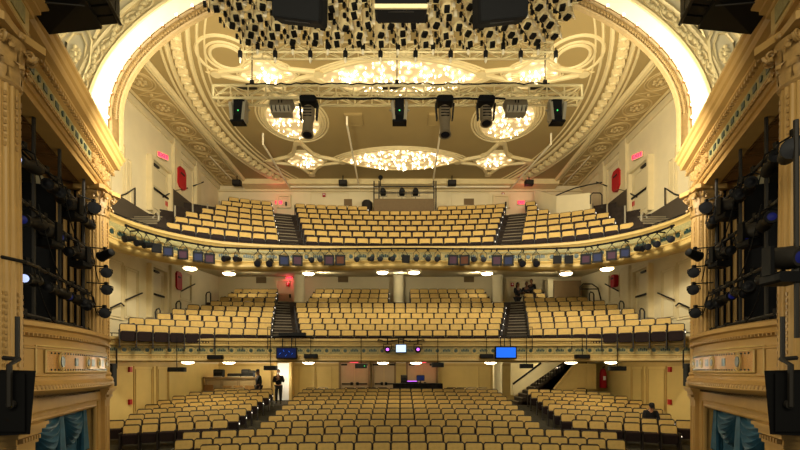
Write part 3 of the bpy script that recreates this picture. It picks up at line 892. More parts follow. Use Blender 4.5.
for i in range(200):
    q = PI*(i+.5)/200
    for o, r in ((-.2, .05), (-.14, .028), (-.27, .028)):
        m.ball(AP(q+o*.1, o, True, dy=-.01), r, 5, (1, .6, 1))
m.build('leaf_relief', 'rim', arc)
# wall from the arch out to the house walls
m = MB()
for sx in (-1, 1):
    m.grid([[Vector((sx*A_*math.cos(PI*i/96), YF+.05, CF+BF*math.sin(PI*i/96) if i else AS)), Vector((sx*12.5*(1 if i < 30 else (48-i)/18), YF+.05, (CF+BF*math.sin(PI*i/96) if i else AS) if i < 14 else AS+6.5))] for i in range(49)])
    m.bbox((min(sx*8.15, sx*12.5), YF+.05, 0), (max(sx*8.15, sx*12.5), YF+.25, AS+.05))
m.build('wall_proscenium', 'cream', kind='structure')
# spandrels facing the stage
for k, sx in enumerate((-1, 1)):
    m = MB()
    m.grid([[Vector((sx*(A_+.55)*math.cos(PI*i/96), YN, CN+(BN+.55)*math.sin(PI*i/96) if i else AS-.1)), Vector((sx*13.0*math.cos(PI*i/96)**.5 if i < 48 else 0, YN, AS+(7.5*math.sin(PI*i/96)**.5 if i else 0)))] for i in range(49)])
    sp = m.build('wall_spandrel_'+SIDE[sx], 'cream', kind='structure')
    def q_(px, py, s_=sx): p = at(400+s_*(400-px), py, YN-.02); return p
    m = MB()
    m.tube([q_(*p) for p in ((57, 40), (72, 26), (86, 27), (92, 42), (90, 62), (83, 80), (76, 82), (62, 60))], .05, 5, closed=True)
    m.tube([q_(*p) for p in ((66, 42), (74, 33), (82, 34), (86, 45), (84, 60), (79, 72), (74, 71), (66, 58))], .03, 5, closed=True)
    m.tube([q_(*p) for p in ((95, 40), (112, 22), (128, 8), (150, -8), (130, -10), (108, 8))], .06, 5, closed=True)
    m.tube([q_(*p) for p in ((52, 26), (62, 18), (72, 20), (58, 36))], .05, 5, closed=True)
    for a in range(8): m.ball(q_(75+4*math.cos(a*PI/4), 54+5*math.sin(a*PI/4)), .07, 6, (1, .5, 1))
    m.ball(q_(75, 54), .07, 6); m.ball(q_(75, 47), .06, 6); m.ball(q_(75, 61), .06, 6)
    m.build('panel_relief', 'ceil2', sp, smooth=True)

# bulbs along the far edge of the lit soffit
bulb0 = None
for sx in (-1, 1):
    for i in range(15):
        q = -.02+i*.08
        loc = AP(PI-q if sx > 0 else q, -.06, True, dy=-.12)
        rot = (0, 0, 0)
        lab = '%s lit bulb up from the springing of the arch soffit, %s side' % (ORD[i+1], SIDE[sx])
        if bulb0 is None:
            bulb0 = thing('arch_bulb', lab, 'light bulb', loc, group='bulbs in the proscenium arch')
            m = MB(); m.ball((0, -.03, 0), .045, 8, (1, 1.25, 1)); a = m.build('glass_bulb', 'bulb', bulb0, smooth=True)
            m = MB(); m.lathe([(.04, .0), (.045, .05), (.03, .09)], 8, (0, 0, 0), Rx(-PI/2)); m.tube([(0, .06, 0), (0, .1, .04*1)], .02, 5); b_ = m.build('socket', 'gold3', bulb0)
            reg(bulb0, a, b_)
        else: dup(bulb0, lab, loc, rot)
# ------------------------------------------------------------------ seats
# one seat, origin on the floor under its middle, facing the stage (-Y)
PW = .535
TILT = Rx(math.radians(-13))
def seat_part(m, name):
    if name == 'backrest':
        m.rbox((0, .16, .63), (.515, .06, .47), .05, TILT)
    elif name == 'back_cushion':
        m.rbox((0, .115, .675), (.465, .05, .30), .03, TILT)
    elif name == 'seat':
        m.rbox((0, -.01, .41), (.47, .14, .34), .05, Rx(math.radians(14)))
        m.box((0, .06, .26), (.3, .1, .06))
    elif name == 'armrest':
        m.box((-.267, -.03, .30), (.035, .30, .60)); m.box((-.267, -.06, .60), (.05, .34, .035))
    elif name == 'leg':
        m.box((-.267, -.02, .02), (.06, .38, .04)); m.box((-.267, .06, .18), (.03, .1, .34))
    elif name == 'end_panel':
        m.box((.267, -.03, .31), (.04, .34, .58)); m.box((.267, -.06, .60), (.05, .34, .035)); m.box((.267, -.02, .02), (.06, .38, .04))
    elif name == 'aisle_light':
        m.box((.29, -.17, .52), (.02, .05, .04))
PMAT = {'backrest': 'frame', 'back_cushion': 'seatc', 'seat': 'seatd', 'armrest': 'frame', 'leg': 'frame', 'end_panel': 'frame', 'aisle_light': 'white_led'}
BASE = ('backrest', 'back_cushion', 'seat', 'armrest', 'leg')

def row_seats(xa, xb, dline, z, step=PW):
    """seats evenly spaced along the curved row between xa and xb"""
    N = 80; pts = [(xa+(xb-xa)*i/N) for i in range(N+1)]
    L = [0]
    for a, b in zip(pts[:-1], pts[1:]): L.append(L[-1]+math.hypot(b-a, dline(b)-dline(a)))
    n = max(1, round(L[-1]/step)); out = []
    for k in range(n):
        s_ = L[-1]*(k+.5)/n; i = max(j for j in range(N+1) if L[j] <= s_); i = min(i, N-1)
        f = (s_-L[i])/(L[i+1]-L[i]); X = pts[i]+(pts[i+1]-pts[i])*f
        h = .02; sl = (dline(X+h)-dline(X-h))/(2*h)
        out.append((X, dline(X), z if not callable(z) else z(X, dline(X)), math.atan(sl), k, n))
    return out
so = lambda X: X*X/56
seats = []       # (x, y, z, rot, k, n, block, row)
def add_row(block, row, xa, xb, dl, z, step=PW):
    for t in row_seats(xa, xb, dl, z, step): seats.append((*t, block, row))
for i, w in ((0, 5.45), (1, 6.5), (2, 6.7)):
    d0 = 12.7+.93*i; add_row('full', i, -w, w, (lambda X, d0=d0: d0-so(X)), lambda X, d: zf(d))
for i in range(3, 11):
    d0 = 12.7+.93*i; add_row('centre', i, -4.72, 4.72, (lambda X, d0=d0: d0-so(X)), lambda X, d: zf(d))
d0 = 12.7+.93*11
for xa, xb in ((-4.75, -3.6), (-2.85, -.62), (2.35, 4.4)): add_row('rearmost', 11, xa, xb, (lambda X: 12.7+.93*11-so(X)), lambda X, d: zf(d))
SL = [(5.9, 9.05), (5.85, 9.95), (5.92, 9.8), (6.0, 10.0), (6.05, 10.2), (6.1, 10.2), (6.1, 10.05), (6.2, 9.8), (6.4, 9.4)]
for k, (a, b) in enumerate(SL):
    d0 = 12.7+.93*(3.6+k)
    for sx, bl in ((-1, 'left'), (1, 'right')):
        if k == 8: a, b = (7.75, 9.1)
        add_row(bl, k, *((-b, -a) if sx < 0 else (a, b)), (lambda X, d0=d0: d0-so(X)), lambda X, d: zf(d))
seats.sort(key=lambda t: t[1])
near, rest = seats[:300], seats[300:]
PROTO = {}
def seat_root(kind, label, loc, rz):
    if kind not in PROTO:
        r = thing('theatre_seat', label, 'seat', loc, (0, 0, rz), 'cream backed stalls seats')
        ps = BASE if kind == 'mid' else BASE+('end_panel', 'aisle_light')
        parts = []
        for p in ps:
            key = ('mesh', p)
            if key in PROTO:
                o = bpy.data.objects.new(p, PROTO[key]); COL.objects.link(o); o.parent = r
            else:
                m = MB(); seat_part(m, p); o = m.build(p, PMAT[p], r); PROTO[key] = o.data
            if p == 'back_cushion': o['label'] = 'cream gold upholstered back panel'
            parts.append(o)
        reg(r, *parts); PROTO[kind] = r
        return r
    return dup(PROTO[kind], label, loc, (0, 0, rz))
RO = {'full': 'full width stalls row', 'centre': 'row of centre stalls block', 'left': 'row of left stalls block', 'right': 'row of right stalls block', 'rearmost': 'rear row'}
for (x, y, z, rz, k, n, bl, row) in near:
    rn = row+1 if bl != 'centre' else row-2
    lab = 'cream seat, %s from left, %s %s from stage' % (ORD[k+1], ORD[rn], RO[bl])
    seat_root('end' if k == n-1 else 'mid', lab, (x, y, z), rz)
# mezzanine and balcony seats
def tier_rows(far, d0, dr, zt, spans, kf):
    for row, sp in enumerate(spans):
        for xa, xb in sp:
            dl = (lambda X, q=d0+dr*row, k=kf(row): q-sag(X)*k)
            for t in row_seats(xa, xb, dl, Zr(zt(row)-.84)): far.append(t)
far = []
ms = []
LO = [9.7, 10.0, 9.75, 9.75, 9.7, 9.2, 9.25, 9.3, 9.25]; RO_ = [9.8, 10.0, 9.6, 10.0, 9.9, 9.9, 9.6, 7.9, 7.95]
for j in range(9):
    ci = 3.95+.25*j; si = 5.08+.22*j
    sp = [(-LO[j], -si), ((si if j < 8 else 7.4), RO_[j])]
    if j < 6: sp.append((-ci, ci))
    else: sp += [(-4.75, -.62), (.55, 4.72)]
    ms.append(sp)
tier_rows(far, 18.2, .85, zt_m, ms, KM)
us = []
LO = [9.1, 9.18, 9.2, 8.95, 8.75, 8.8, 8.8]; RO_ = [9.1, 8.87, 9.0, 8.84, 7.25, 6.95, 7.0]
for u in range(7):
    ci = 4.07+.26*u; si = 5.17+.27*u
    sp = [(-LO[u], -si), (si, RO_[u])]
    sp += [(-ci, ci)] if u < 6 else [(-ci, -1.75), (2.05, ci)]
    us.append(sp)
tier_rows(far, 19.7, .8, zt_u, us, KU)
m = MB(); order = ['frame', 'seatc', 'seatd', 'white_led']
tmpl = {}
for p in BASE+('end_panel', 'aisle_light'):
    q = MB(); seat_part(q, p); tmpl[p] = q
for t in [s[:6] for s in rest]+far:
    x, y, z, rz, k, n = t; R = Rz(rz); T = Vector((x, y, z))
    for p in BASE+(('end_panel', 'aisle_light') if k == n-1 else ()):
        m.cur = order.index(PMAT[p]); q = tmpl[p]
        m.add([R @ Vector(v)+T for v in q.v], q.f)
so_ = m.build('theatre_seating', order)
tag(so_, 'rows of cream backed seats filling the mezzanine, upper balcony and rear stalls', 'seats', kind='stuff')

# ------------------------------------------------------------------ aisle steps and rails on the tiers
def aisle(name, x0, x1, n, d0, dr, zt, kf):
    """x0(r), x1(r): the two sides of the aisle at row r"""
    m = MB()
    for r in range(n):
        for h in (0, 1):
            if r == 0 and h == 0: continue
            rr = r+h*.5
            a, b = x0(rr), x1(rr); xm = (a+b)/2; d = d0+dr*rr-sag(xm)*kf(rr)-.5
            z0 = Zr(zt(r)-.84); z1 = z0+(zt(min(n-1, r+1))-zt(r))*.5*h
            if h == 0: z1 = z0+.015
            rz = math.atan(-dsag(xm))
            m.cur = 0; m.box((xm, d+dr*.25, (z0-.3+z1)/2), (abs(b-a), dr*.5+.02, z1-z0+.3), Rz(rz))
            m.cur = 1; m.box((xm, d-.0, z1+.0), (abs(b-a)*.96, .06, .035), Rz(rz))
    return m.build(name, ['tier', 'nosing'], kind='structure')
for sx in (-1, 1):
    aisle('stair_mezzanine_'+SIDE[sx], lambda r: sx*(4.0+.255*r), lambda r: sx*(5.0+.225*r), 9, 18.2, .85, zt_m, KM)
    aisle('stair_balcony_'+SIDE[sx], lambda r: sx*(4.12+.26*r), lambda r: sx*(5.1+.275*r), 7, 19.7, .8, zt_u, KU)
def hand_rail(label, pts, r=.025, posts=(), cat='rail', mt='dkgrey', name='hand_rail'):
    m = MB(); m.tube(pts, r, 6)
    for a, b in posts: m.tube([a, b], r*.9, 6)
    return tag(m.build(name, mt, smooth=True), label, cat)
for lvl, d0, dr, zt, ci, n, w in (('mezzanine', 18.2, .85, zt_m, 4.45, 5, .0), ('balcony', 19.7, .8, zt_u, 4.55, 6, .0)):
    for sx in (-1, 1):
        # barrier across the foot of each aisle and low rails at its top
        y = d0-sag(4.5)-.62; z = Zr(zt(0)-.84)
        a, b = sx*4.02, sx*5.02; s2 = dsag(4.5)
        ya, yb = y+.12, y-.12
        hand_rail('looped rail at the foot of the %s %s aisle steps' % (SIDE[sx], lvl), [(a, ya, z), (a, ya, z+.85), (b, yb, z+.85), (b, yb, z)], .02, [((a, ya, z+.5), (b, yb, z+.5))])
# grab rails by the side walls
for sx in (-1, 1):
    s_ = SIDE[sx]
    def q(px, py, d): p = at(400+sx*(400-px), py, d); return p
    X = sx*(WX-.12)
    def sw(d, py):  # a point on the side wall at distance d and picture height py (measured on the left wall)
        return Vector((X, d, E+(HY-py)*d/F))
    hand_rail('black handrail stepping up the wall beside the %s balcony door' % s_, [sw(16.4, 198), sw(17.2, 194), sw(17.8, 188), sw(17.8, 205)], .03)
    hand_rail('black handrail behind the %s balcony door, going up' % s_, [sw(19.9, 197), sw(21.0, 190.5), sw(22.2, 188)], .03)
    hand_rail('short black handrail on the %s balcony wall near the red cover' % s_, [sw(22.8, 186), sw(24.0, 182)], .03)
    hand_rail('black handrail on the %s mezzanine wall panels' % s_, [sw(17.2, 300), sw(18.3, 293)], .03)
    hand_rail('short black handrail on the %s mezzanine wall near the box' % s_, [sw(16.3, 308), sw(16.9, 303), sw(17.1, 306)], .03)
    hand_rail('black handrail on the %s mezzanine wall beyond the door' % s_, [sw(21.6, 291), sw(23.0, 284)], .03)
    for k, (x, d, z0, h, w) in enumerate(((9.55, 17.4, 5.05, .95, .35), (9.45, 19.0, 6.0, .9, .0), (9.3, 20.3, 6.6, .85, 0), (9.2, 21.6, 7.1, .85, 0), (9.15, 22.9, 7.75, .8, 0))):
        x = sx*x; d -= 0
        z = Zr(z0)
        if w:
            P = [(x-sx*w, d-.25, z-.05), (x-sx*w, d-.25, z+h-.1), (x-sx*w*.7, d-.2, z+h), (x-sx*.1, d, z+h), (x, d, z+h-.1), (x, d, z-.05)]
        else: P = [(x, d-.1, z-.1), (x, d-.1, z+h)]
        hand_rail('%s grey post rail up the %s end of the balcony rows' % (ORD[k+1], s_), P, .035, mt='grey')
    for k, (x, d, z0) in enumerate(((9.95, 16.6, .95), (10.0, 18.4, 1.75), (9.95, 20.0, 2.3), (9.6, 22.3, 3.1))):
        x = sx*x; z = Zr(z0)
        hand_rail('%s grey loop rail up the %s end of the mezzanine rows' % (ORD[k+1], s_), [(x-sx*.3, d-.2, z-.1), (x-sx*.3, d-.2, z+.65), (x-sx*.2, d-.1, z+.75), (x, d+.1, z+.75), (x+sx*.05, d+.1, z+.65), (x+sx*.05, d+.1, z-.1)], .03)
    # dark side steps up to the doors
    m = MB()
    for k in range(6):
        d = 15.5+k*.42; z = Zr(4.9+.22*k); xi = max(8.5+.16*k, next(v/100 for v in range(600, 1060) if dfu(v/100) < d-.2 or v > 925))
        m.cur = 0; m.bbox((min(sx*xi, sx*WX), d, z-.3), (max(sx*xi, sx*WX), d+1.6, z)); m.cur = 1
        m.bbox((min(sx*xi, sx*(WX-.2)), d-.025, z-.04), (max(sx*xi, sx*(WX-.2)), d+.03, z+.01))
    m.build('stair_side_'+s_, ['tier', 'nosing'], kind='structure')
    m = MB()
    for d0, d1, z0, z1 in ((15.2, 18.75, 4.7, 6.5), (20.6, 23.6, 6.7, 8.35)):
        m.bbox((min(sx*WX, sx*(WX-.16)), d0, Zr(z0)), (max(sx*WX, sx*(WX-.16)), d1, Zr(z1)))
    m.build('baseboard_'+s_, 'dado', kind='structure')

# ------------------------------------------------------------------ rear walls: pillars, doors, signs
m = MB()
def pillar(px, wpx, d, z0, z1, matn, r=None):
    m = MB(); x = (px-400)*d/F; w = wpx*d/F
    root = struct('pillar')
    m.lathe([(w/2*1.1, z0), (w/2*1.1, z0+.1), (w/2, z0+.16), (w/2, z1-.2), (w/2*1.12, z1-.14), (w/2*1.16, z1)], 20, (x, d, 0))
    return m.build('pillar_shaft', matn, root, smooth=True)
for px, w in ((299.5, 10), (398.5, 10.5), (497.5, 10)):
    pillar(px, w, 25.2, Zr(2.6), Zr(5.4), 'cream')
pillar(606, 9, 25.2, Zr(2.6), Zr(5.4), 'cream')
pillar(497.5, 9, 22.6, 1.1, Zr(.45), 'cream')
pillar(185, 7, 23.4, 1.1, Zr(.45), 'stall_wall')
# wall blocks under the mezzanine rear
def rear_box(name, px0, px1, y0, y1, d, th, matn, kind='structure'):
    a, b = at(px0, y1, d), at(px1, y0, d); m = MB(); m.bbox((a.x, d, a.z), (b.x, d+th, b.z)); return m.build(name, matn, kind=kind)
m = MB()
for a, b, z0, z1 in ((-5.9, -5.0, 1.6, Zr(.2)), (-4.9, -4.0, 1.6, Zr(.2)), (4.6, 5.3, 1.6, Zr(.2)), (-8.2, -7.5, 1.6, Zr(.2)), (7.6, 8.6, 1.6, Zr(.2))):
    panel_on_rear(m, a, b, z0, z1)
m.bbox((-WX, DR-.05, Zr(.22)), (WX, DR, Zr(.34)))
m.build('trim_9', 'stall_trim', kind='structure')
m = MB()
for a, b, z0, z1 in ((-9.8, -7.2, 8.3, 9.9), (7.2, 9.8, 8.3, 9.9), (-5.2, -3.0, 9.6, 10.35), (3.0, 5.2, 9.6, 10.35)):
    panel_on_rear(m, a, b, Zr(z0), Zr(z1))
m.bbox((-WX, DR-.12, Zr(10.4)), (WX, DR, Zr(10.52)))
m.build('trim_10', 'cream2', kind='structure')
def double_door(n, px0, px1, ytop, d, glow=False, leaves=2):
    a, b = at(px0, ytop, d), at(px1, ytop, d); w = b.x-a.x; h = a.z-1.15
    root = struct('door_%d' % n, ((a.x+b.x)/2, d, 1.15))
    m = MB()
    m.bbox((-w/2-.12, -.12, 0), (-w/2, .06, h+.12)); m.bbox((w/2, -.12, 0), (w/2+.12, .06, h+.12)); m.bbox((-w/2, -.12, h), (w/2, .06, h+.12))
    m.build('door_frame', 'brownwall', root)
    for k in range(leaves):
        x0 = -w/2+w*k/leaves+.01; x1 = -w/2+w*(k+1)/leaves-.01; xm = (x0+x1)/2
        m = MB(); m.bbox((x0, -.02, .02), (x1, .05, h-.01))
        for z0, z1 in ((.2, .85), (1.05, h-.18)):
            m.tube([(x0+.14, -.03, z0), (x1-.14, -.03, z0), (x1-.14, -.03, z1), (x0+.14, -.03, z1)], .025, 4, closed=True)
        m.build('door_leaf', 'doorg', root)
        m = MB(); m.box((xm, -.1, .95), ((x1-x0)*.86, .06, .07)); m.box((xm+(.3 if k == 0 else -.3)*(x1-x0), -.09, .96), (.14, .1, .17)); m.build('push_bar', 'black', root)
        m = MB(); m.box((xm-(.2 if k == 0 else -.2), -.08, h-.1), (.34, .1, .1)); m.build('door_closer', 'black', root)
    return root
double_door(5, 341, 368.5, 363, 26.1); double_door(6, 374, 394, 363, 26.1); double_door(7, 408, 436, 363, 26.1)
# exit signs
def exit_sign(label, loc, w, h, rz=0):
    t = thing('exit_sign', label, 'exit sign', loc, (0, 0, rz))
    m = MB(); m.box((0, .04, 0), (w, .07, h)); m.box((0, .1, h*.62), (.08, .08, h*.3)); m.build('housing', 'cream2', t)
    m = MB(); m.box((0, -.003, 0), (w*.93, .015, h*.86)); m.build('lit_face', 'exit', t)
    c = bpy.data.curves.new('exit_lettering', 'FONT'); c.body = 'EXIT'; c.size = h*.95; c.align_x = 'CENTER'; c.align_y = 'CENTER'; c.extrude = .004
    c.materials.append(M['exit_txt'])
    o = bpy.data.objects.new('lettering_source', c); COL.objects.link(o)
    me = bpy.data.meshes.new_from_object(o.evaluated_get(bpy.context.evaluated_depsgraph_get())); bpy.data.objects.remove(o)
    me.materials.clear(); me.materials.append(M['exit_txt'])
    o = bpy.data.objects.new('exit_lettering', me); COL.objects.link(o); o.parent = t; o.location = (0, -.018, 0); o.rotation_euler = (PI/2, 0, 0)
    return t
for sx in (-1, 1):
    exit_sign('glowing pink EXIT sign over the rear door, %s balcony aisle' % SIDE[sx], (sx*7.05, 26.18, Zr(9.75)), .42, .24)
    p = Vector((sx*(WX-.2), 19.75, Zr(9.4))); exit_sign('pink EXIT sign above the %s balcony side door' % SIDE[sx], p, .5, .24, rz=-sx*1.05+0)
    lamp('exit_glow', 'POINT', (sx*7.05, 25.2, Zr(9.95)), 9, (1, .1, .16))
lab = {290: 'left mezzanine aisle', 354: 'left pair of stalls doors', 421: 'right stalls doors, by the console'}
p = at(289, 278.5, 25.9); exit_sign('small red EXIT sign above the cream door, left mezzanine aisle', p, .4, .2)
lamp('exit_glow', 'POINT', (p.x, p.y-.3, p.z-.15), 5, (1, .1, .16))
for px, w in ((354, 'left'), (422, 'right')):
    p = at(px, 361.5, 25.7); exit_sign('thin red EXIT sign over the %s stalls double doors' % w, (p.x, p.y, p.z-.02), .5, .12)
    lamp('exit_glow', 'POINT', (p.x, p.y-.25, p.z-.12), 4.5, (1, .12, .14))
# narrow doors at the heads of the aisles
def slab_door(n, px0, px1, py0, py1, d, matn='door'):
    a, b = at(px0, py1, d), at(px1, py0, d); root = struct('door_%d' % n, (0, 0, 0)); m = MB()
    m.bbox((a.x-.12, d-.1, a.z), (a.x, d+.1, b.z+.12)); m.bbox((b.x, d-.1, a.z), (b.x+.12, d+.1, b.z+.12)); m.bbox((a.x, d-.1, b.z), (b.x, d+.1, b.z+.12)); m.build('door_frame', 'cream2', root)
    m = MB(); m.bbox((a.x, d-.02, a.z), (b.x, d+.05, b.z)); m.build('door_leaf', matn, root)
    m = MB(); m.box((b.x-.15, d-.08, (a.z+b.z)/2-.1), (.08, .1, .2)); m.build('door_handle', 'black', root)
slab_door(8, 277.5, 293, 281, 308, 25.95); slab_door(9, 508, 520, 281, 308, 25.95)
slab_door(10, 279, 289, 197, 208, 26.2); slab_door(11, 495, 508, 197, 208, 26.2)

# upper control booth with spotlights
t = thing('control_booth', 'brown clothed followspot booth behind the last balcony row', 'booth', (0, 24.55, Zr(8.1)))
xa, xb = at(374, 0, 24.6).x, at(434, 0, 24.6).x
m = MB(); m.bbox((xa, -.05, .2), (xb, .03, 1.23)); m.bbox((xa, 0, .2), (xa+.05, 1.2, 1.23)); m.bbox((xb-.05, 0, .2), (xb, 1.2, 1.23)); m.build('front_panel', 'booth', t)
for px in (374, 379, 434, 436):
    x = at(px, 0, 24.6).x; m = MB(); m.tube([(x, .1, .2), (x, .1, 2.25)], .04, 6); m.build('post', 'dkgrey', t)
for z in (1.95, 1.6):
    m = MB(); m.tube([(xa, .1, z), (xb, .1, z)], .03, 6); m.build('cross_bar', 'dkgrey', t)
m = MB(); m.bbox((xa, .3, 1.23), (xb, 1.0, 1.27)); m.build('desk_top', 'black', t)
for px, w in ((383, 'left'), (402, 'middle'), (415.5, 'right')):
    p = at(px, 193.5, 24.9)
    s_ = thing('follow_spot', '%s of the spotlights standing on the upper booth' % w, 'spotlight', p)
    m = MB(); m.lathe([(.13, -.28), (.17, -.26), (.17, .1), (.12, .34), (.04, .36)], 14, (0, 0, .08), Rx(PI/2)); m.build('barrel', 'black', s_, smooth=True)
    m = MB(); m.lathe([(.12, 0), (.12, .02)], 14, (0, -.3, .08), Rx(PI/2)); m.build('lens', 'lens' if w != 'middle' else 'gel_rust', s_)
    m = MB(); m.tube([(-.22, .02, .12), (-.22, 0, -.16), (.22, 0, -.16), (.22, .02, .12)], .025, 5); m.tube([(0, 0, -.16), (0, 0, -.52)], .03, 5); m.build('yoke', 'grey', s_)
p = at(380.5, 177.5, 24.7); m = MB(); m.ball(p, .13, 10); m.tube([p, (p.x, p.y, Zr(8.1)+1.95)], .03, 5)
tag(m.build('camera_dome', ['black']), 'small dark dome camera on the booth post', 'camera')
p = at(367, 203, 25.2); m = MB(); m.lathe([(.3, -1.2), (.3, .0), (.2, .12), (.01, .16)], 16, p); tag(m.build('waste_bin', 'dkgrey', smooth=True), 'dark round topped bin left of the upper booth', 'bin')

# white parapet and curved rail on the right of the balcony
m = MB()
P0, P1, P2 = (7.35, 24.6), (7.75, 22.3), (8.75, 20.7)
for (a, b, za, zb, t0, t1) in ((P0, P1, 7.8, 7.6, 9.85, 8.62), (P1, P2, 7.2, 6.9, 8.62, 8.15)):
    dx, dy = b[0]-a[0], b[1]-a[1]; L = math.hypot(dx, dy); nx, ny = -dy/L*.12, dx/L*.12
    A0, B0 = Vector((*a, Zr(za))), Vector((*b, Zr(zb))); A1, B1 = Vector((*a, Zr(t0))), Vector((*b, Zr(t1)))
    m.prism([A0, B0, B1, A1], (-abs(nx) if False else nx, ny, 0))
m.build('parapet', 'cream', kind='structure')
hand_rail('dark curved handrail rising along the right balcony wall', [at(555, 196, 22.9), at(562, 193, 23.2), at(575, 188, 23.4), at(590, 184.5, 23.4), at(602, 182.5, 22.8)], .035)
hand_rail('black looped rail at the right end of the balcony parapet', [at(590.5, 204, 20.5), at(590.5, 195, 20.5), at(593, 193, 20.4), at(600, 193, 20.2), at(602, 195, 20.1), at(602, 208, 20.1)], .03)
# brown panel and rail on the right of the mezzanine, dark wall vents
t = rear_box('wall_panel', 553, 581, 280.5, 298, 25.0, .5, 'brownwall')
rear_box('wall_niche', 548, 553.5, 279, 298, 25.0, .5, 'cream')
hand_rail('tall looped black rail by the brown panel, right mezzanine', [at(580, 298, 23.8), at(580, 287, 23.8), at(583, 284, 23.8), at(592, 284, 23.8), at(598, 288, 23.6), at(601, 300, 23.5)], .035, [(at(580, 289, 23.8), at(599, 289, 23.6))])
for px0, px1, py0, py1, w in ((256, 266, 277, 283, 'left mezzanine rear'), (338, 348, 276, 282, 'mezzanine rear, left of the middle pillar'), (464, 474, 276, 282, 'mezzanine rear, right of the middle pillar'), (344, 352, 199, 205.5, 'balcony rear, left of the booth'), (464, 474, 198.5, 204.5, 'balcony rear, right of the booth')):
    d = 26.24; a, b = at(px0, py1, d), at(px1, py0, d); m = MB(); m.bbox((a.x, d, a.z), (b.x, d+.06, b.z))
    k = 6
    for i in range(k): zz = a.z+(b.z-a.z)*(i+.5)/k; m.box(((a.x+b.x)/2, d-.01, zz), ((b.x-a.x)*.9, .04, .03))
    tag(m.build('wall_vent', 'brownwall'), 'grey louvred vent on the %s wall' % w, 'vent')

# red covers on the walls
def red_cover(label, sx, d, zc, h, w):
    t = thing('wall_cover', label, 'cover', (sx*(WX-.12), d, Zr(zc)), (0, 0, sx*PI/2))
    m = MB(); m.rbox((0, -.02, 0), (w, .24, h), w*.22); m.build('vinyl_cover', 'red', t)
    m = MB()
    for dz in (.1, -.02, -.12): m.box((.0, -.15, dz*h*1.0), (w*.5, .015, h*.045))
    m.build('printed_panel', 'mask', t)
    m = MB(); m.box((0, .06, h*.2), (w*.5, .12, .08)); m.build('bracket', 'dkgrey', t)
for sx in (-1, 1):
    s_ = SIDE[sx]
    red_cover('red zipped extinguisher cover on the %s balcony wall past the door' % s_, sx, 21.5 if sx < 0 else 21.7, 9.15, 1.0, .75)
red_cover('red zipped extinguisher cover on the left mezzanine wall', -1, 21.2, 4.2, .85, .5)
red_cover('dark red extinguisher cover shaded under the right of the balcony soffit', 1, 22.0, 4.35, .6, .4)
t = thing('fire_extinguisher_cover', 'tall red extinguisher cover beside the stairs at the stalls rear', 'cover', at(603, 388, 22.8))
m = MB(); m.lathe([(.14, 0), (.17, .05), (.17, .75), (.12, .92), (.05, .98)], 14); m.build('vinyl_cover', 'red', t, smooth=True)
m = MB(); m.tube([(0, 0, .95), (0, 0, 1.05), (.08, -.05, 1.08)], .03, 6); m.build('handle', 'black', t); m = MB(); m.box((0, -.17, .5), (.12, .02, .2)); m.build('printed_panel', 'mask', t)
# fire alarm boxes
def alarm(label, p, rz):
    t = thing('fire_alarm', label, 'fire alarm', p, (0, 0, rz)); m = MB(); m.box((0, 0, 0), (.16, .08, .2)); m.build('alarm_box', 'red', t); m = MB(); m.lathe([(.05, 0), (.04, .03)], 10, (0, -.04, .02), Rx(PI/2)); m.build('strobe', 'mask', t)
for sx in (-1, 1):
    alarm('red alarm box high on the %s stalls wall' % SIDE[sx], (sx*(WX-.05), 17.6, Zr(.02)), sx*PI/2)
    alarm('red alarm box low on the %s stalls wall' % SIDE[sx], (sx*(WX-.05), 17.6, Zr(-1.25)), sx*PI/2)
    alarm('red alarm box beside the %s balcony door' % SIDE[sx], (sx*(WX-.05), 20.3, Zr(7.5)), sx*PI/2)
    alarm('red alarm box in the %s mezzanine head doorway' % SIDE[sx], (sx*6.45, 25.85, Zr(4.9)), 0)
alarm('red alarm box on the balcony rear wall left of the booth', at(324, 195, 26.2), 0)
alarm('red alarm box beside the right balcony EXIT sign', at(503, 194.5, 26.2), 0)

# stairs at the right rear of the stalls
st = struct('staircase', (0, 0, 0))
m = MB(); P = []
S0, S1 = at(518, 395, 22.4), at(570, 362.5, 22.4); n = 12
for i in range(n):
    u = i/n; x = S0.x+(S1.x-S0.x)*u; z = 1.15+(Zr(.42)-1.15)*(i+1)/n
    m.cur = 0; m.bbox((x, 22.5, 1.15), (x+(S1.x-S0.x)/n+.9, 24.0, z)); m.cur = 1; m.bbox((x-.02, 22.48, z-.03), (x+.05, 24.0, z+.005))
m.build('stair_flight', ['tier', 'nosing'], st)
m = MB(); m.prism([at(512.5, 385, 22.42), at(541, 362, 22.42), at(563, 362, 22.42), at(514, 396, 22.42)], (0, .06, 0)); m.build('stair_stringer', 'cream2', st)
m = MB(); a = at(511, 394, 24.2)
m.prism([at(511, 363, 24.1), at(511, 395, 24.1), at(522, 395, 24.1), at(551, 363, 24.1)], (0, .1, 0)); m.build('stair_wall', 'cream2', st)
m = MB(); m.prism([at(556, 390, 22.3), at(596, 389, 22.3), at(596, 363.5, 22.3), at(575, 363.5, 22.3)], (0, .12, 0)); m.tube([at(554, 389, 22.28), at(574, 365, 22.28)], .06, 6)
m.tube([at(560, 388, 22.28), at(575, 371, 22.28), at(575, 388, 22.28)], .03, 4, closed=True)
for p0, p1 in ((580, 585), (587, 593)): m.tube([at(p0, 387, 22.28), at(p1, 387, 22.28), at(p1, 367, 22.28), at(p0, 367, 22.28)], .025, 4, closed=True)
m.build('stair_parapet', 'stall_wall', st)
m = MB(); m.tube([at(513, 384, 22.38), at(541, 363, 22.38)], .05, 6); m.tube([at(534, 380, 22.5), at(566, 361, 22.5)], .04, 6); m.build('stair_handrail', 'black', st)
m = MB()
for i in range(12):
    u = i/11; p = at(535+29*u, 379-17*u, 22.5); m.tube([p, (p.x, p.y, p.z-.4)], .025, 5)
m.build('stair_baluster_run', 'black', st)
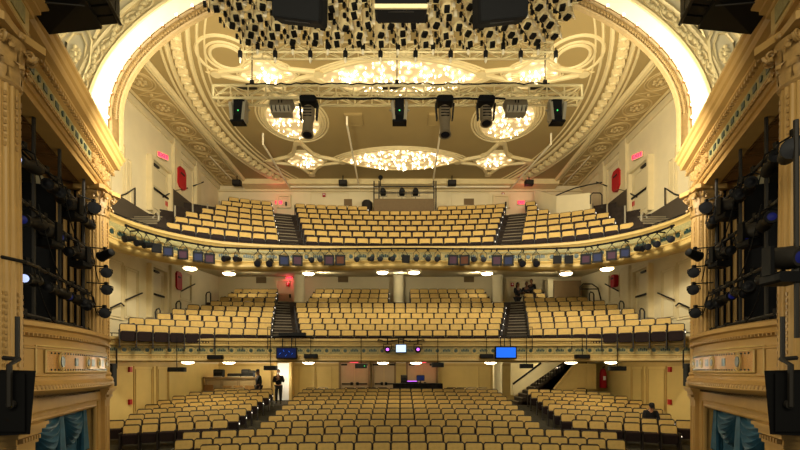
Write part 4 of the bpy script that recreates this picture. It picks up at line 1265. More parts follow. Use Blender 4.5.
# bright doorway at the left rear of the stalls
a, b = at(277, 396, 26.1), at(291, 363, 26.1)
m = MB(); m.bbox((a.x, 26.15, 1.15), (b.x, 26.35, b.z)); o = m.build('doorway_left', 'white_room', kind='structure')
m = MB(); m.bbox((b.x, 25.6, 1.15), (b.x+.16, 26.3, b.z+.1)); m.bbox((a.x-.14, 25.9, 1.15), (a.x, 26.3, b.z+.1)); m.build('trim_11', 'stall_trim', kind='structure')
lamp('vestibule_lamp', 'POINT', ((a.x+b.x)/2, 25.2, 2.6), 38, (1, .97, .9))

# concessions bar at the left rear, with machines
t = thing('bar_counter', 'long taupe bar counter at the left rear of the stalls', 'bar counter', (at(229, 0, 24.0).x, 24.0, 1.15))
m = MB(); m.bbox((-1.3, 0, 0), (1.45, .55, 1.3)); m.build('counter_body', 'counter', t); m = MB(); m.bbox((-1.36, -.08, 1.3), (1.5, .6, 1.37)); m.build('counter_top', 'brownwall', t)
m = MB()
for k in range(3): m.tube([(-1.2+k*.88, -.01, .1), (-.42+k*.88, -.01, .1), (-.42+k*.88, -.01, 1.2), (-1.2+k*.88, -.01, 1.2)], .02, 4, closed=True)
m.build('panel_moulding', 'brownwall', t)
def machine(name, label, cat, px, w, h, d=24.2, mt='black2'):
    p = at(px, 376.5, d); z = 2.52
    t = thing(name, label, cat, (p.x, d, z)); m = MB(); m.rbox((0, 0, h/2), (w, .35, h), .04); m.build('body', mt, t)
    m = MB(); m.box((0, -.19, h*.72), (w*.8, .02, h*.25)); m.build('front_panel', 'dkgrey', t)
    m = MB(); m.box((0, -.15, .03), (w*.9, .2, .05)); m.build('tray', 'grey', t)
machine('coffee_machine', 'black coffee machine at the left end of the bar', 'coffee machine', 219, .5, .42)
machine('display_case', 'long low black tray in the middle of the bar', 'tray', 235, .75, .2)
machine('espresso_machine', 'dark espresso machine right of the middle of the bar', 'coffee machine', 246, .42, .42)
machine('grinder', 'small dark grinder at the right end of the bar', 'grinder', 252, .25, .36)
for k, px in enumerate((226, 237, 248.5)):
    p = at(px, 385, 23.6); t = thing('bar_chair', 'dim wooden chair back in front of the bar, %s from the left' % ORD[k+1], 'chair', (p.x, 23.6, 1.15))
    m = MB(); m.rbox((0, .18, .78), (.5, .05, .3), .04); m.build('backrest', 'arm', t); m = MB(); m.box((0, 0, .47), (.45, .42, .05)); m.build('seat', 'seatd', t)
    for a in (-.2, .2):
        for b in (-.18, .18): m = MB(); m.box((a, b, .23), (.04, .04, .46)); m.build('leg', 'frame', t)
p = at(207, 383, 23.5); t = thing('wooden_chair', 'reddish brown chair in the dark beside the bar', 'chair', (p.x, 23.5, 1.15))
m = MB(); m.rbox((0, .2, .75), (.5, .05, .45), .04); m.build('backrest', 'gold3', t); m = MB(); m.box((0, 0, .46), (.48, .45, .06)); m.build('seat', 'gold3', t)
for a in (-.2, .2):
    for b in (-.18, .18): m = MB(); m.box((a, b, .22), (.05, .05, .44)); m.build('leg', 'gold3', t)

# sound console at the centre rear
xa, xb = at(393, 0, 23.4).x, at(442, 0, 23.4).x
t = thing('sound_console_table', 'black draped sound console table at the centre rear of the stalls', 'table', ((xa+xb)/2, 23.4, 1.15))
w = xb-xa; m = MB(); m.bbox((-w/2, -.4, 1.0), (w/2, .5, 1.06)); m.build('table_top', 'black', t)
m = MB(); P = [[(-w/2+w*i/60, -.42+.02*math.sin(i*1.3), z) for z in (.02, .5, 1.04)] for i in range(61)]; m.grid(P); m.build('table_skirt', 'cloth', t, smooth=True)
def monitor(label, px, w, h, d, mt):
    p = at(px, 383, d); t = thing('monitor', label, 'monitor', (p.x, d, 2.21)); m = MB(); m.rbox((0, 0, .12+h/2), (w, .05, h), .02); m.build('screen_shell', 'black', t)
    m = MB(); m.box((0, -.03, .12+h/2), (w*.9, .01, h*.86)); m.build('screen', mt, t); m = MB(); m.box((0, .02, .01), (w*.5, .2, .02)); m.box((0, .03, .1), (.06, .04, .2)); m.build('stand', 'black', t)
monitor('dark monitor on the right half of the sound console table', 420.5, .42, .3, 23.5, 'screen_dark')
p = at(404, 383, 23.5); t = thing('mixing_rack', 'grey equipment rack at the left end of the sound console', 'equipment rack', (p.x, 23.5, 2.21)); m = MB(); m.box((0, 0, .22), (.34, .3, .42)); m.build('body', 'dkgrey', t)
for k in range(3): m = MB(); m.box((0, -.16, .1+k*.13), (.3, .02, .08)); m.build('front_panel', 'black', t)
p = at(412, 383, 23.5); t = thing('mixing_desk', 'low mixing desk with a purple light on the console table', 'mixing desk', (p.x, 23.45, 2.21)); m = MB(); m.box((0, 0, .06), (.6, .4, .1), Rx(.15)); m.build('body', 'black2', t); m = MB(); m.box((0, -.1, .11), (.5, .06, .02), Rx(.15)); m.build('led_strip', 'purple_led', t)

# ------------------------------------------------------------------ people
def skin_mesh(name, verts, edges, radii, mt, parent, sub=2):
    me = bpy.data.meshes.new(name); me.from_pydata(verts, edges, [])
    o = bpy.data.objects.new(name, me); COL.objects.link(o); o.parent = parent
    md = o.modifiers.new('skin', 'SKIN'); md.use_smooth_shade = True
    if not me.skin_vertices: 
        bpy.context.view_layer.objects.active = o
    sv = me.skin_vertices[0].data if me.skin_vertices else None
    for i, r in enumerate(radii):
        sv[i].radius = r if isinstance(r, tuple) else (r, r); sv[i].use_root = (i == 0)
    s_ = o.modifiers.new('sub', 'SUBSURF'); s_.levels = sub; s_.render_levels = sub
    me.materials.append(M[mt]); return o
def person(label, loc, rz, J, hair='hair', skin='skin', top='cloth', legs='cloth2', capped=False, mask=False, group=None, scale=1.0):
    """J: joint positions in the person's own frame (facing -Y), metres"""
    t = thing('person', label, 'person', loc, (0, 0, rz), group); t.scale = (scale,)*3
    V = Vector
    names = ['pelvis', 'waist', 'chest', 'neck', 'head', 'shL', 'elL', 'wrL', 'shR', 'elR', 'wrR', 'hiL', 'knL', 'anL', 'toL', 'hiR', 'knR', 'anR', 'toR']
    E_ = [('pelvis', 'waist'), ('waist', 'chest'), ('chest', 'neck'), ('neck', 'head'), ('chest', 'shL'), ('shL', 'elL'), ('elL', 'wrL'), ('chest', 'shR'), ('shR', 'elR'), ('elR', 'wrR'),
          ('pelvis', 'hiL'), ('hiL', 'knL'), ('knL', 'anL'), ('anL', 'toL'), ('pelvis', 'hiR'), ('hiR', 'knR'), ('knR', 'anR'), ('anR', 'toR')]
    rad = dict(pelvis=(.15, .11), waist=(.135, .1), chest=(.16, .115), neck=.055, head=.06, shL=.062, elL=.043, wrL=.03, shR=.062, elR=.043, wrR=.03, hiL=.09, knL=.06, anL=.042, toL=.035, hiR=.09, knR=.06, anR=.042, toR=.035)
    idx = {n: i for i, n in enumerate(names)}
    body = skin_mesh('body', [J[n] for n in names], [(idx[a], idx[b]) for a, b in E_], [rad[n] for n in names], skin, t)
    # head, face, hands joined into one further continuous mesh below
    hd = V(J['head']); f = V(J.get('face', (0, -1, 0))).normalized(); up = V((0, 0, 1)); rt = f.cross(up).normalized(); up = rt.cross(f)
    R = Matrix((rt, -f, up)).transposed()
    m = MB(); c = hd+up*.07
    m.ball(c, .115, 14, (.68, .84, 1.02), R); m.ball(c+f*.02-up*.06, .08, 10, (.72, .85, .8), R)
    m.ball(c+f*.105-up*.02, .022, 6, (.7, .8, 1.2), R)
    for s_ in (-1, 1): m.ball(c+rt*.08*s_-up*.01, .03, 6, (.4, .7, 1), R)
    m.build('head', skin, t, smooth=True)
    m = MB()
    for s_ in (-1, 1): m.ball(c+rt*.034*s_+f*.088+up*.012, .012, 6)
    m.build('eye', 'hair', t)
    m = MB(); m.ball(c+f*.088-up*.065, .022, 6, (1.2, .4, .4), R); m.build('mouth', 'gold3', t)
    m = MB()
    if capped:
        m.lathe([(.088, -.01), (.096, .05), (.085, .09), (.05, .115), (.005, .12)], 14, c+up*.03, R); m.box(c+f*.12+up*.04, (.14, .11, .015), R)
        m.build('cap', 'cloth', t, smooth=True)
    else:
        m.ball(c+up*.025-f*.018, .118, 12, (.72, .86, 1.0), R); m.build('hair', hair, t, smooth=True)
    if J.get('long_hair'):
        m = MB(); m.ball(c-up*.1-f*.05, .13, 10, (.75, .5, 1.3), R); m.build('hair_length', hair, t, smooth=True)
    if mask:
        m = MB(); m.ball(c+f*.055-up*.045, .075, 10, (.8, .8, .75), R); m.build('face_mask', 'mask', t, smooth=True)
    # clothes: slightly larger skins over torso, arms and legs
    tn = ['pelvis', 'waist', 'chest', 'neckb', 'shL', 'elL', 'cuL', 'shR', 'elR', 'cuR']
    JJ = dict(J); JJ['neckb'] = V(J['chest']).lerp(V(J['neck']), .75)
    JJ['cuL'] = V(J['elL']).lerp(V(J['wrL']), .93); JJ['cuR'] = V(J['elR']).lerp(V(J['wrR']), .93)
    te = [('pelvis', 'waist'), ('waist', 'chest'), ('chest', 'neckb'), ('chest', 'shL'), ('shL', 'elL'), ('elL', 'cuL'), ('chest', 'shR'), ('shR', 'elR'), ('elR', 'cuR')]
    ti = {n: i for i, n in enumerate(tn)}
    tr = dict(pelvis=(.18, .135), waist=(.165, .125), chest=(.19, .14), neckb=.075, shL=.08, elL=.06, cuL=.046, shR=.08, elR=.06, cuR=.046)
    skin_mesh('jacket', [JJ[n] for n in tn], [(ti[a], ti[b]) for a, b in te], [tr[n] for n in tn], top, t)
    ln = ['pelvis', 'hiL', 'knL', 'anL', 'hiR', 'knR', 'anR']; le = [('pelvis', 'hiL'), ('hiL', 'knL'), ('knL', 'anL'), ('pelvis', 'hiR'), ('hiR', 'knR'), ('knR', 'anR')]
    li = {n: i for i, n in enumerate(ln)}; lr = dict(pelvis=(.17, .125), hiL=.11, knL=.08, anL=.065, hiR=.11, knR=.08, anR=.065)
    skin_mesh('trousers', [J[n] for n in ln], [(li[a], li[b]) for a, b in le], [lr[n] for n in ln], legs, t)
    for s_ in 'LR':
        a, b = V(J['an'+s_]), V(J['to'+s_]); m = MB(); dd = (b-a); dd.z = 0
        if dd.length < .01: dd = V((0, -.1, 0))
        dd.normalize(); sd = V((-dd.y, dd.x, 0)); Rr = Matrix((sd, dd, V((0, 0, 1)))).transposed()
        m.ball((a.x+dd.x*.07, a.y+dd.y*.07, a.z-.03), .06, 10, (.85, 2.3, .85), Rr); m.build('shoe', 'black', t, smooth=True)
        # hand with palm, four fingers and thumb
        w = V(J['wr'+s_]); e = V(J['el'+s_]); fd = (w-e).normalized(); pn = fd.cross(V((0, 0, 1)))
        if pn.length < .1: pn = V((1, 0, 0))
        pn.normalize(); cu = fd.cross(pn).normalized()
        m = MB(); Rh = Matrix((pn, fd, cu)).transposed()
        m.ball(w+fd*.045, .045, 8, (.95, 1.15, .45), Rh)
        for k, (o_, l_) in enumerate(((-.03, .065), (-.01, .075), (.01, .07), (.03, .055))):
            b0 = w+fd*.085+pn*o_; m.tube([b0, b0+fd*l_*.5-cu*.008, b0+fd*l_*.85-cu*.03], [.0095, .009, .007], 6)
        b0 = w+fd*.035+pn*-.038; m.tube([b0, b0+fd*.03-pn*.025, b0+fd*.06-pn*.03-cu*.01], [.012, .01, .008], 6)
        m.build('hand', skin, t, smooth=True)
    return t
def stand(lean=0, arms='down', face=(0, -1, 0)):
    J = dict(pelvis=(0, 0, .94), waist=(0, -.01, 1.1), chest=(0, .0, 1.33), neck=(0, -.01, 1.5), head=(0, -.03, 1.58), shL=(-.19, 0, 1.4), shR=(.19, 0, 1.4),
             hiL=(-.1, 0, .88), knL=(-.11, -.02, .5), anL=(-.11, .03, .09), toL=(-.13, -.14, .04), hiR=(.1, 0, .88), knR=(.11, -.02, .5), anR=(.11, .03, .09), toR=(.13, -.14, .04), face=face)
    if arms == 'down': J.update(elL=(-.25, .03, 1.12), wrL=(-.24, -.04, .88), elR=(.25, .03, 1.12), wrR=(.24, -.04, .88))
    elif arms == 'folded': J.update(elL=(-.27, -.03, 1.14), wrL=(-.02, -.24, 1.24), elR=(.27, -.03, 1.14), wrR=(.03, -.25, 1.3))
    elif arms == 'reach': J.update(elL=(-.28, -.08, 1.15), wrL=(-.16, -.32, 1.12), elR=(.27, -.05, 1.14), wrR=(.14, -.3, 1.14))
    return J
def sitting():
    return dict(pelvis=(0, .02, .5), waist=(0, 0, .66), chest=(0, -.06, .88), neck=(0, -.12, 1.04), head=(0, -.17, 1.1), shL=(-.19, -.06, .95), shR=(.19, -.06, .95), elL=(-.25, -.14, .68), wrL=(-.08, -.34, .64), elR=(.25, -.14, .68), wrR=(.06, -.34, .66),
                hiL=(-.1, -.06, .5), knL=(-.12, -.42, .5), anL=(-.12, -.4, .1), toL=(-.12, -.55, .05), hiR=(.1, -.06, .5), knR=(.12, -.42, .5), anR=(.12, -.4, .1), toR=(.12, -.55, .05), face=(0, -.85, -.5))
X = at(278.5, 0, 23.2).x
person('person in black with a white mask standing in the left stalls aisle, arms folded', (X, 23.2, 1.15), .1, stand(arms='folded'), mask=True)
X = at(258.5, 0, 23.1).x
person('person in black with a cap, walking by the bar at the left rear', (X, 23.1, 1.15), -.9, stand(arms='down', face=(.2, -1, -.15)), capped=True, skin='skin2')
# seated person in the right block
best = min((s for s in seats if s[6] == 'right'), key=lambda s: abs(HX+F*s[0]/s[1]-657)+abs(HY-F*(s[2]+.9-E)/s[1]-412)*3)
person('person in black with a dark cap sitting in the right stalls block, head bowed', (best[0], best[1]-.1, best[2]-.03), best[3], sitting(), capped=True)
for k, (px, d, rz, lng, w) in enumerate(((517.5, 25.15, .5, True, 'with long hair at the left of the group'), (526.5, 25.3, -.3, False, 'in the middle of the group, bending forward'), (531.5, 25.85, -.8, False, 'at the right of the group, taller'))):
    J = stand(arms='reach'); J['long_hair'] = lng
    z = Zr(zt_m(7)-.84)+(.0 if k != 1 else -.05)
    person('person in dark clothes %s' % w, ((px-400)*d/F, d, z-(.32, .2, .0)[k]+.15), rz, J, skin='skin2', top='cloth', group='people at the head of the right mezzanine aisle')
# ------------------------------------------------------------------ stage lighting
def cyl_at(m, c, axis, prof, n=12):
    a = Vector(axis).normalized(); R = a.to_track_quat('Z', 'Y').to_matrix()
    m.lathe(prof, n, c, R)
def par_light(label, p, aim, hang, square=None, size=1.0, group=None, lens='lens', mt='black', name='stage_light', facc='black'):
    """lantern at p pointing along aim; hang = point of the bar it hangs from"""
    t = thing(name, label, 'stage light', p, group=group); a = Vector(aim).normalized(); k = size
    m = MB(); cyl_at(m, (0, 0, 0), a, [(.05*k, -.24*k), (.085*k, -.22*k), (.1*k, -.08*k), (.11*k, .1*k), (.12*k, .14*k), (.1*k, .14*k)]); m.build('lamp_housing', mt, t, smooth=True)
    R = a.to_track_quat('Z', 'Y').to_matrix()
    m = MB(); cyl_at(m, a*.125*k, a, [(.105*k, 0), (.105*k, .015*k), (.02, .03*k)])
    if square:
        m = MB(); m.box(a*.19*k, (.26*k, .26*k, .015), R)
        m.build('gel', square, t)
        m = MB(); w = .155*k
        for dx, dy, sx, sy in ((0, w, .36*k, .06*k), (0, -w, .36*k, .06*k), (w, 0, .06*k, .36*k), (-w, 0, .06*k, .36*k)):
            m.box(a*.185*k+R @ Vector((dx, dy, 0)), (sx, sy, .07*k), R)
        m.build('colour_frame', 'black', t)
    else: m.build('lens', lens, t, smooth=True)
    m = MB(); side = a.cross(Vector((0, 0, 1)));
    if side.length < .2: side = Vector((1, 0, 0))
    side.normalize(); h = Vector(hang)-Vector(p); top = h-Vector((0, 0, .02))
    for s_ in (-1, 1): m.tube([side*.125*k*s_, side*.125*k*s_+h*.55, side*.03*s_+h*.8], .012*k, 5)
    m.tube([h*.78, h], .022, 6); m.box(h, (.07, .07, .08)); m.build('yoke', mt, t)
    return t
# --- row on the upper balcony front
pb = [(p+n*.42, n) for p, n, t in pu[2:-2]]
m = MB(); m.tube([(q.x, q.y, Zr(5.02)-dr_u(q.x)) for q, n in pb], .035, 6)
for p, n, t in along(pu[2:-2], 1.3): m.tube([p+Vector((0, 0, Zr(5.04)-dr_u(p.x))), p+n*.42+Vector((0, 0, Zr(5.02)-dr_u(p.x)))], .025, 5)
tag(m.build('lighting_bar', 'black'), 'long black lighting bar curving along the upper balcony front', 'lighting bar')
def bal_pos(px):
    best = None
    for (p, n, t) in along(pu[2:-2], .03):
        q = p+n*.42; v = abs(HX+F*q.x/q.y-px)
        if best is None or v < best[0]: best = (v, q, n)
    return best[1], best[2]
SPEC = [(126, 'r'), (138, 'r'), (146, 'r'), (156.5, 'b'), (168, 'q', 'gel_blue'), (183, 'q', 'gel_purple'), (198, 'q', 'gel_blue'), (210, 'q', 'gel_purple'), (225.5, 'r'), (237.5, 'r'), (258, 'd'), (270, 'd'),
        (284, 'q', 'gel_blue'), (297.5, 'q', 'gel_purple'), (311, 'r'), (320.5, 'r'), (329.5, 'q', 'gel_purple'), (341, 'q', 'gel_rust'), (357.5, 'r'), (370.5, 'r'), (380, 'r'), (392, 'r'), (405, 'b'), (416, 'r'),
        (427.5, 'r'), (438, 'r'), (453, 'q', 'gel_purple'), (465, 'q', 'gel_rust'), (474, 'r'), (483.5, 'r'), (497, 'q', 'gel_purple'), (508.5, 'q', 'gel_blue'), (522, 'd'), (536, 'd'), (557, 'b'), (568, 'b'),
        (585, 'q', 'gel_purple'), (597.5, 'q', 'gel_blue'), (612, 'q', 'gel_purple'), (625, 'q', 'gel_blue'), (641, 'r'), (648, 'r'), (657, 'r'), (672, 'r')]
NM = {'gel_blue': 'dark blue', 'gel_purple': 'plum', 'gel_rust': 'rust'}
rl = random.Random(4)
for i, sp in enumerate(SPEC):
    q, n = bal_pos(sp[0]); wh = '%s from left on balcony front bar' % ORD[i+1] if i+1 < len(ORD) else '%s from right on balcony front bar' % ORD[len(SPEC)-i]
    down = {'q': .5, 'b': .46, 'r': .44, 'd': .56}[sp[1]]
    p = (q.x+n.x*.05, q.y+n.y*.05, Zr(5.02-down)-dr_u(q.x)); hang = (q.x, q.y, Zr(5.01)-dr_u(q.x))
    aim = Vector((-q.x*.05+rl.uniform(-.1, .1), -1, -.12)) if sp[1] == 'q' else Vector((rl.uniform(-.5, .5), -1, -.25+rl.uniform(-.1, .1)))
    if sp[1] == 'q': par_light('black lantern with square %s gel frame, %s' % (NM[sp[2]], wh), p, aim, hang, sp[2], 1.12*min(1, q.y/18.2)**1.5, 'lanterns on the balcony front')
    elif sp[1] == 'b': par_light('small boxy black lantern, %s' % wh, p, aim, hang, 'black2', .85, 'lanterns on the balcony front')
    elif sp[1] == 'd': par_light('round black lantern hung low, %s' % wh, p, (rl.uniform(-.3, .3), -1, -.6), hang, None, 1.15, 'lanterns on the balcony front')
    else: par_light('round black lantern, %s' % wh, p, aim, hang, None, .95, 'lanterns on the balcony front')

# --- mezzanine front: screens, hanging speakers, rods
def mez_pos(px, off=.3):
    X = (px-400)*17.3/F; d = dfm(X)-off; return Vector(((px-400)*d/F, d, 0))
def screen(label, px, py, wpx, hpx, mt, off=.45):
    p = mez_pos(px, off); d = p.y; w, h = wpx*d/F, hpx*d/F; z = E+(HY-py)*d/F
    t = thing('screen', label, 'screen', (p.x, d, z)); m = MB(); m.rbox((0, .05, 0), (w, .1, h), .02); m.build('casing', 'black', t)
    m = MB(); m.box((0, -.005, 0), (w*.88, .02, h*.8)); m.build('display', mt, t)
    if mt == 'screen_dark':
        m = MB()
        for a, b, c, e in ((-.7, -.2, -.3, .5), (-.3, .5, -.1, -.5), (-.1, -.5, .2, .3), (.2, .3, .5, -.3), (.5, -.2, .7, .4)): m.tube([(a*w*.5, -.017, b*h*.55), ((a+(c-a)*.4)*w*.5, -.017, (b+(e-b)*.3)*h*.55)], .009, 4)
        m.build('picture_highlight', 'screen_blue', t)
    m = MB()
    for s_ in (-1, 1): m.tube([(s_*w*.22, .06, h*.45), (s_*w*.22, .12, Zr(1.25)-z), (s_*w*.22, off, Zr(1.25)-z)], .022, 5)
    m.build('hanger', 'black', t)
screen('dark navy screen on the mezzanine front, above the left stalls aisle', 286.5, 353, 21, 11.5, 'screen_dark')
screen('bright blue screen on the mezzanine front, right of centre', 506, 352.5, 22, 12.5, 'screen_blue')
screen('bright white screen at the middle of the mezzanine front', 401, 348.5, 11, 9, 'screen_white')
for px, w in ((387.5, 'left'), (418, 'right')):
    p = mez_pos(px, .5); z = E+(HY-349.5)*p.y/F
    t = thing('moving_light', 'black lantern glowing purple just %s of the white screen' % w, 'stage light', (p.x, p.y, z))
    m = MB(); cyl_at(m, (0, .05, 0), (0, -1, 0), [(.05, -.2), (.12, -.15), (.12, .06), (.08, .08)]); m.build('lamp_housing', 'black', t, smooth=True)
    m = MB(); cyl_at(m, (0, -.03, 0), (0, -1, 0), [(.055, 0), (.055, .02)]); m.build('lens', 'purple_led', t)
    m = MB(); m.tube([(-.15, .03, 0), (-.15, .03, .2), (.15, .03, .2), (.15, .03, 0)], .02, 5); m.tube([(0, .03, .2), (0, .03, Zr(1.28)-z)], .025, 5); m.build('yoke', 'black', t)
xs = [mez_pos(px, .42) for px in (378, 384, 392, 401, 410, 418, 424)]
m = MB(); m.tube([(p.x, p.y, Zr(1.25)+.04*math.sin(i*2)) for i, p in enumerate(xs)], .03, 5); m.tube([(p.x, p.y, Zr(1.12)+.05*math.cos(i*2.2)) for i, p in enumerate(xs)], .025, 5)
for p in xs[::2]: m.tube([p+Vector((0, 0, Zr(1.12))), p+Vector((0, .42, Zr(1.18)))], .025, 5)
tag(m.build('equipment_bracket', 'black'), 'tangle of black pipe and cable around the middle white screen', 'bracket')
m = MB(); a, b = mez_pos(273, .3), mez_pos(312, .3); m.tube([a+Vector((0, 0, Zr(1.27))), b+Vector((0, 0, Zr(1.27)))], .04, 6); m.box((a+b)/2+Vector((0, 0, Zr(1.36))), (1.0, .25, .12))
for p in (a, b): m.tube([p+Vector((0, 0, Zr(1.27))), p+Vector((0, .35, Zr(1.15)))], .025, 5)
tag(m.build('equipment_bracket', 'black'), 'black pipe bracket above the dark navy screen', 'bracket')
def box_speaker(label, px, py, wpx, hpx, off=.3, led=False, group='slim speakers along the mezzanine front'):
    p = mez_pos(px, off); d = p.y; z = E+(HY-py)*d/F; w, h = wpx*d/F, hpx*d/F
    t = thing('slim_speaker', label, 'speaker', (p.x, d, z), group=group); m = MB(); m.rbox((0, .06, 0), (w, .2, h), .015); m.build('cabinet', 'black', t)
    m = MB(); m.box((0, -.05, 0), (w*.92, .015, h*.8)); m.build('grille', 'dkgrey' if led else 'black2', t)
    m = MB(); m.tube([(0, .06, h/2), (0, .06, Zr(1.22)-z), (0, off+.05, Zr(1.22)-z)], .014, 5); m.build('hanging_rod', 'black', t)
    if led: m = MB(); m.ball((w*.3, -.06, 0), .02, 6); m.build('indicator', 'green_led', t)
for i, (px, py, w) in enumerate(((214.5, 357, 15), (310.5, 356, 13.5), (487, 356, 13.5), (583, 356.5, 14.5))):
    box_speaker('slim black speaker against the mezzanine front, %s from the left' % ORD[i+1], px, py, w, 4.2)
for i, (px, py, w) in enumerate(((176, 369.5, 17), (270, 368, 13), (361, 366, 12), (438, 365, 12), (527, 366, 13), (618, 368.5, 17))):
    box_speaker('slim black speaker hanging on a rod below the mezzanine front, %s from the left' % ORD[i+1], px, py, w, 4.6, .25, led=i == 2, group='slim speakers hanging under the mezzanine front')
for sx in (-1, 1):
    p = Vector((sx*9.95, 15.35, 0)); z = Zr(-.15)
    t = thing('column_speaker', 'black column speaker on the %s wall beside the stage box' % SIDE[sx], 'speaker', (sx*9.1, 14.2, z))
    m = MB(); m.rbox((0, 0, 0), (.2, .22, .72), .02); m.build('cabinet', 'black', t); m = MB()
    for k in range(4): m.lathe([(.07, 0), (.05, .02)], 10, (0, -.11, -.24+k*.16), Rx(PI/2))
    m.build('driver_cones', 'black2', t); m = MB(); m.tube([(0, .1, .2), (0, .25, .2), (0, .25, .8)], .025, 5); m.build('bracket', 'black', t)

# --- trusses over the stage edge
def truss(name, label, x0, x1, y, z, h, dep, bay, r=.025, rb=.014, mt='truss'):
    t = thing(name, label, 'truss', ((x0+x1)/2, y, z)); L = (x1-x0)/2
    for zz, yy in ((0, 0), (h, 0), (0, dep), (h, dep)):
        m = MB(); m.tube([(-L, yy, zz), (L, yy, zz)], r, 8); m.build('chord', mt, t, smooth=True)
    m = MB(); n = round(2*L/bay)
    for k in range(n):
        a, b = -L+2*L*k/n, -L+2*L*(k+1)/n
        for yy in (0, dep):
            m.tube([(a, yy, h if k % 2 else 0), (b, yy, 0 if k % 2 else h)], rb, 5)
        m.tube([(a, 0, h), (b, dep, h)] if k % 2 else [(a, dep, h), (b, 0, h)], rb, 5)
        m.tube([(a, 0, 0), (b, dep, 0)] if k % 2 else [(a, dep, 0), (b, 0, 0)], rb, 5)
        for yy in (0, dep): m.tube([(a, yy, 0), (a, yy, h)], rb, 5)
    for x in (-L, L):
        m.tube([(x, 0, 0), (x, dep, 0), (x, dep, h), (x, 0, h)], rb*1.6, 5, closed=True)
    m.build('lattice_bracing', mt, t); return t
TD = 10.9
xa, xb = at(213, 0, TD).x, at(582, 0, TD).x; zb, ztp = at(0, 98, TD).z, at(0, 85.5, TD).z
tr = truss('lighting_truss', 'long champagne box truss carrying lanterns across the front of the ceiling', xa, xb, TD, zb, ztp-zb, .3, .42, .032, .02)
for px, w in ((250, 'left'), (397, 'middle'), (547, 'right')):
    x = at(px, 0, TD).x; m = MB(); m.tube([(x, TD+.15, ztp), (x, TD+.15, Zr(HC)+.1)], .014, 5); m.box((x, TD+.15, ztp+.12), (.09, .06, .2)); m.box((x-.12, TD+.1, ztp+.02), (.5, .12, .05))
    tag(m.build('hoist_cable', 'dkgrey'), 'thin dark hoist cable holding the front truss, %s one' % w, 'cable')
m = MB(); rr = random.Random(3)
P = [(xa+.8+(xb-xa-1.6)*i/60, TD-.03, ztp+.02+.025*rr.uniform(-1, 1)) for i in range(61)]; m.tube(P, .016, 5)
P = [(at(316, 0, TD).x+(at(505, 0, TD).x-at(316, 0, TD).x)*i/40, TD-.04, zb-.03-.02*abs(math.sin(i*.5))) for i in range(41)]; m.tube(P, .024, 5)
tag(m.build('power_cable', 'black'), 'black cables laid along the front truss', 'cable')
# fixtures under the front truss
def hang_speakerish(label, px, w, h, y0=97):
    p = at(px, y0, TD); t = thing('moving_light', label, 'stage light', (p.x, TD+.1, p.z), group='moving lights under the front truss'); return t
def panel_light(label, px):
    t = hang_speakerish(label, px, 0, 0)
    m = MB(); m.prism([(-.27, -.05, -.02), (.27, -.05, -.02), (.25, -.22, -.26), (-.25, -.22, -.26)], (0, .3, 0)); m.build('lamp_housing', 'lantern', t)
    m = MB(); m.prism([(-.25, -.22, -.26), (.25, -.22, -.26), (.24, -.12, -.38), (-.24, -.12, -.38)], (0, .25, 0)); m.build('shroud', 'grey', t)
    m = MB()
    for s_ in (-.04, .03): m.box((s_, -.165, -.14), (.025, .02, .07))
    for s_ in (-.2, -.1, 0, .1, .2): m.box((s_, -.185, -.32), (.012, .1, .1))
    m.build('vent_slot', 'black', t)
    m = MB(); m.tube([(-.15, 0, 0), (-.15, .0, .04)], .02, 5); m.tube([(.15, 0, 0), (.15, 0, .04)], .02, 5); m.build('clamp', 'black', t)
def profile_mover(label, px, white=True):
    t = hang_speakerish(label, px, 0, 0)
    m = MB(); m.rbox((0, 0, -.02), (.2, .2, .1), .02); m.tube([(0, 0, 0), (0, 0, .08)], .03, 6); m.build('base_box', 'black', t)
    for s_ in (-1, 1): m = MB(); m.box((s_*.155, -.02, -.3), (.045, .14, .5), None); m.build('yoke_arm', 'grey' if white else 'black', t)
    m = MB(); m.box((0, -.05, -.3), (.22, .22, .42)); m.prism([(-.11, -.18, -.48), (.11, -.18, -.48), (.17, -.26, -.66), (-.17, -.26, -.66)], (0, .26, 0)); m.build('lamp_housing', 'black', t)
    m = MB(); m.prism([(-.13, -.27, -.665), (.13, -.27, -.665), (.13, -.05, -.665), (-.13, -.05, -.665)], (0, 0, -.015)); m.build('lens', 'lens', t)
    m = MB()
    for s_ in (-1, 1): m.box((s_*.15, -.14, -.42), (.07, .2, .46), Ry(s_*.1)); m.tube([(s_*.18, -.02, -.3), (s_*.24, -.05, -.28)], .025, 6)
    m.build('side_panel', 'grey', t)
    m = MB(); m.ball((.0, -.17, -.36), .018, 6); m.build('indicator', 'green_led', t)
def head_mover(label, px, long=True):
    t = hang_speakerish(label, px, 0, 0)
    m = MB(); m.rbox((0, 0, -.05), (.42, .3, .16), .04); m.tube([(-.1, 0, .03), (-.1, 0, .1)], .03, 6); m.tube([(.1, 0, .03), (.1, 0, .1)], .03, 6); m.build('base_box', 'black2', t)
    for s_ in (-1, 1): m = MB(); m.prism([(s_*.2, -.08, -.13), (s_*.2, .08, -.13), (s_*.17, .06, -.5), (s_*.17, -.06, -.5)], (s_*.035, 0, 0)); m.build('yoke_arm', 'black2', t)
    m = MB(); L = .95 if long else .62
    cyl_at(m, (0, -.02, -.38), (0, -.25, -1), [(.1, -.2), (.145, -.15), (.15, .1), (.12, .2), (.13, L-.42), (.15, L-.36), (.12, L-.36)], 14); m.build('lamp_housing', 'lantern', t, smooth=True)
    m = MB(); 
    for k in range(4): m.box((0, -.18, -.28-k*.07), (.2, .02, .02))
    m.build('cooling_fin', 'black', t)
    m = MB(); d_ = Vector((0, -.25, -1)).normalized(); cyl_at(m, Vector((0, -.02, -.38))+d_*(L-.36), d_, [(.11, 0), (.02, .03)]); m.build('lens', 'lens', t, smooth=True)
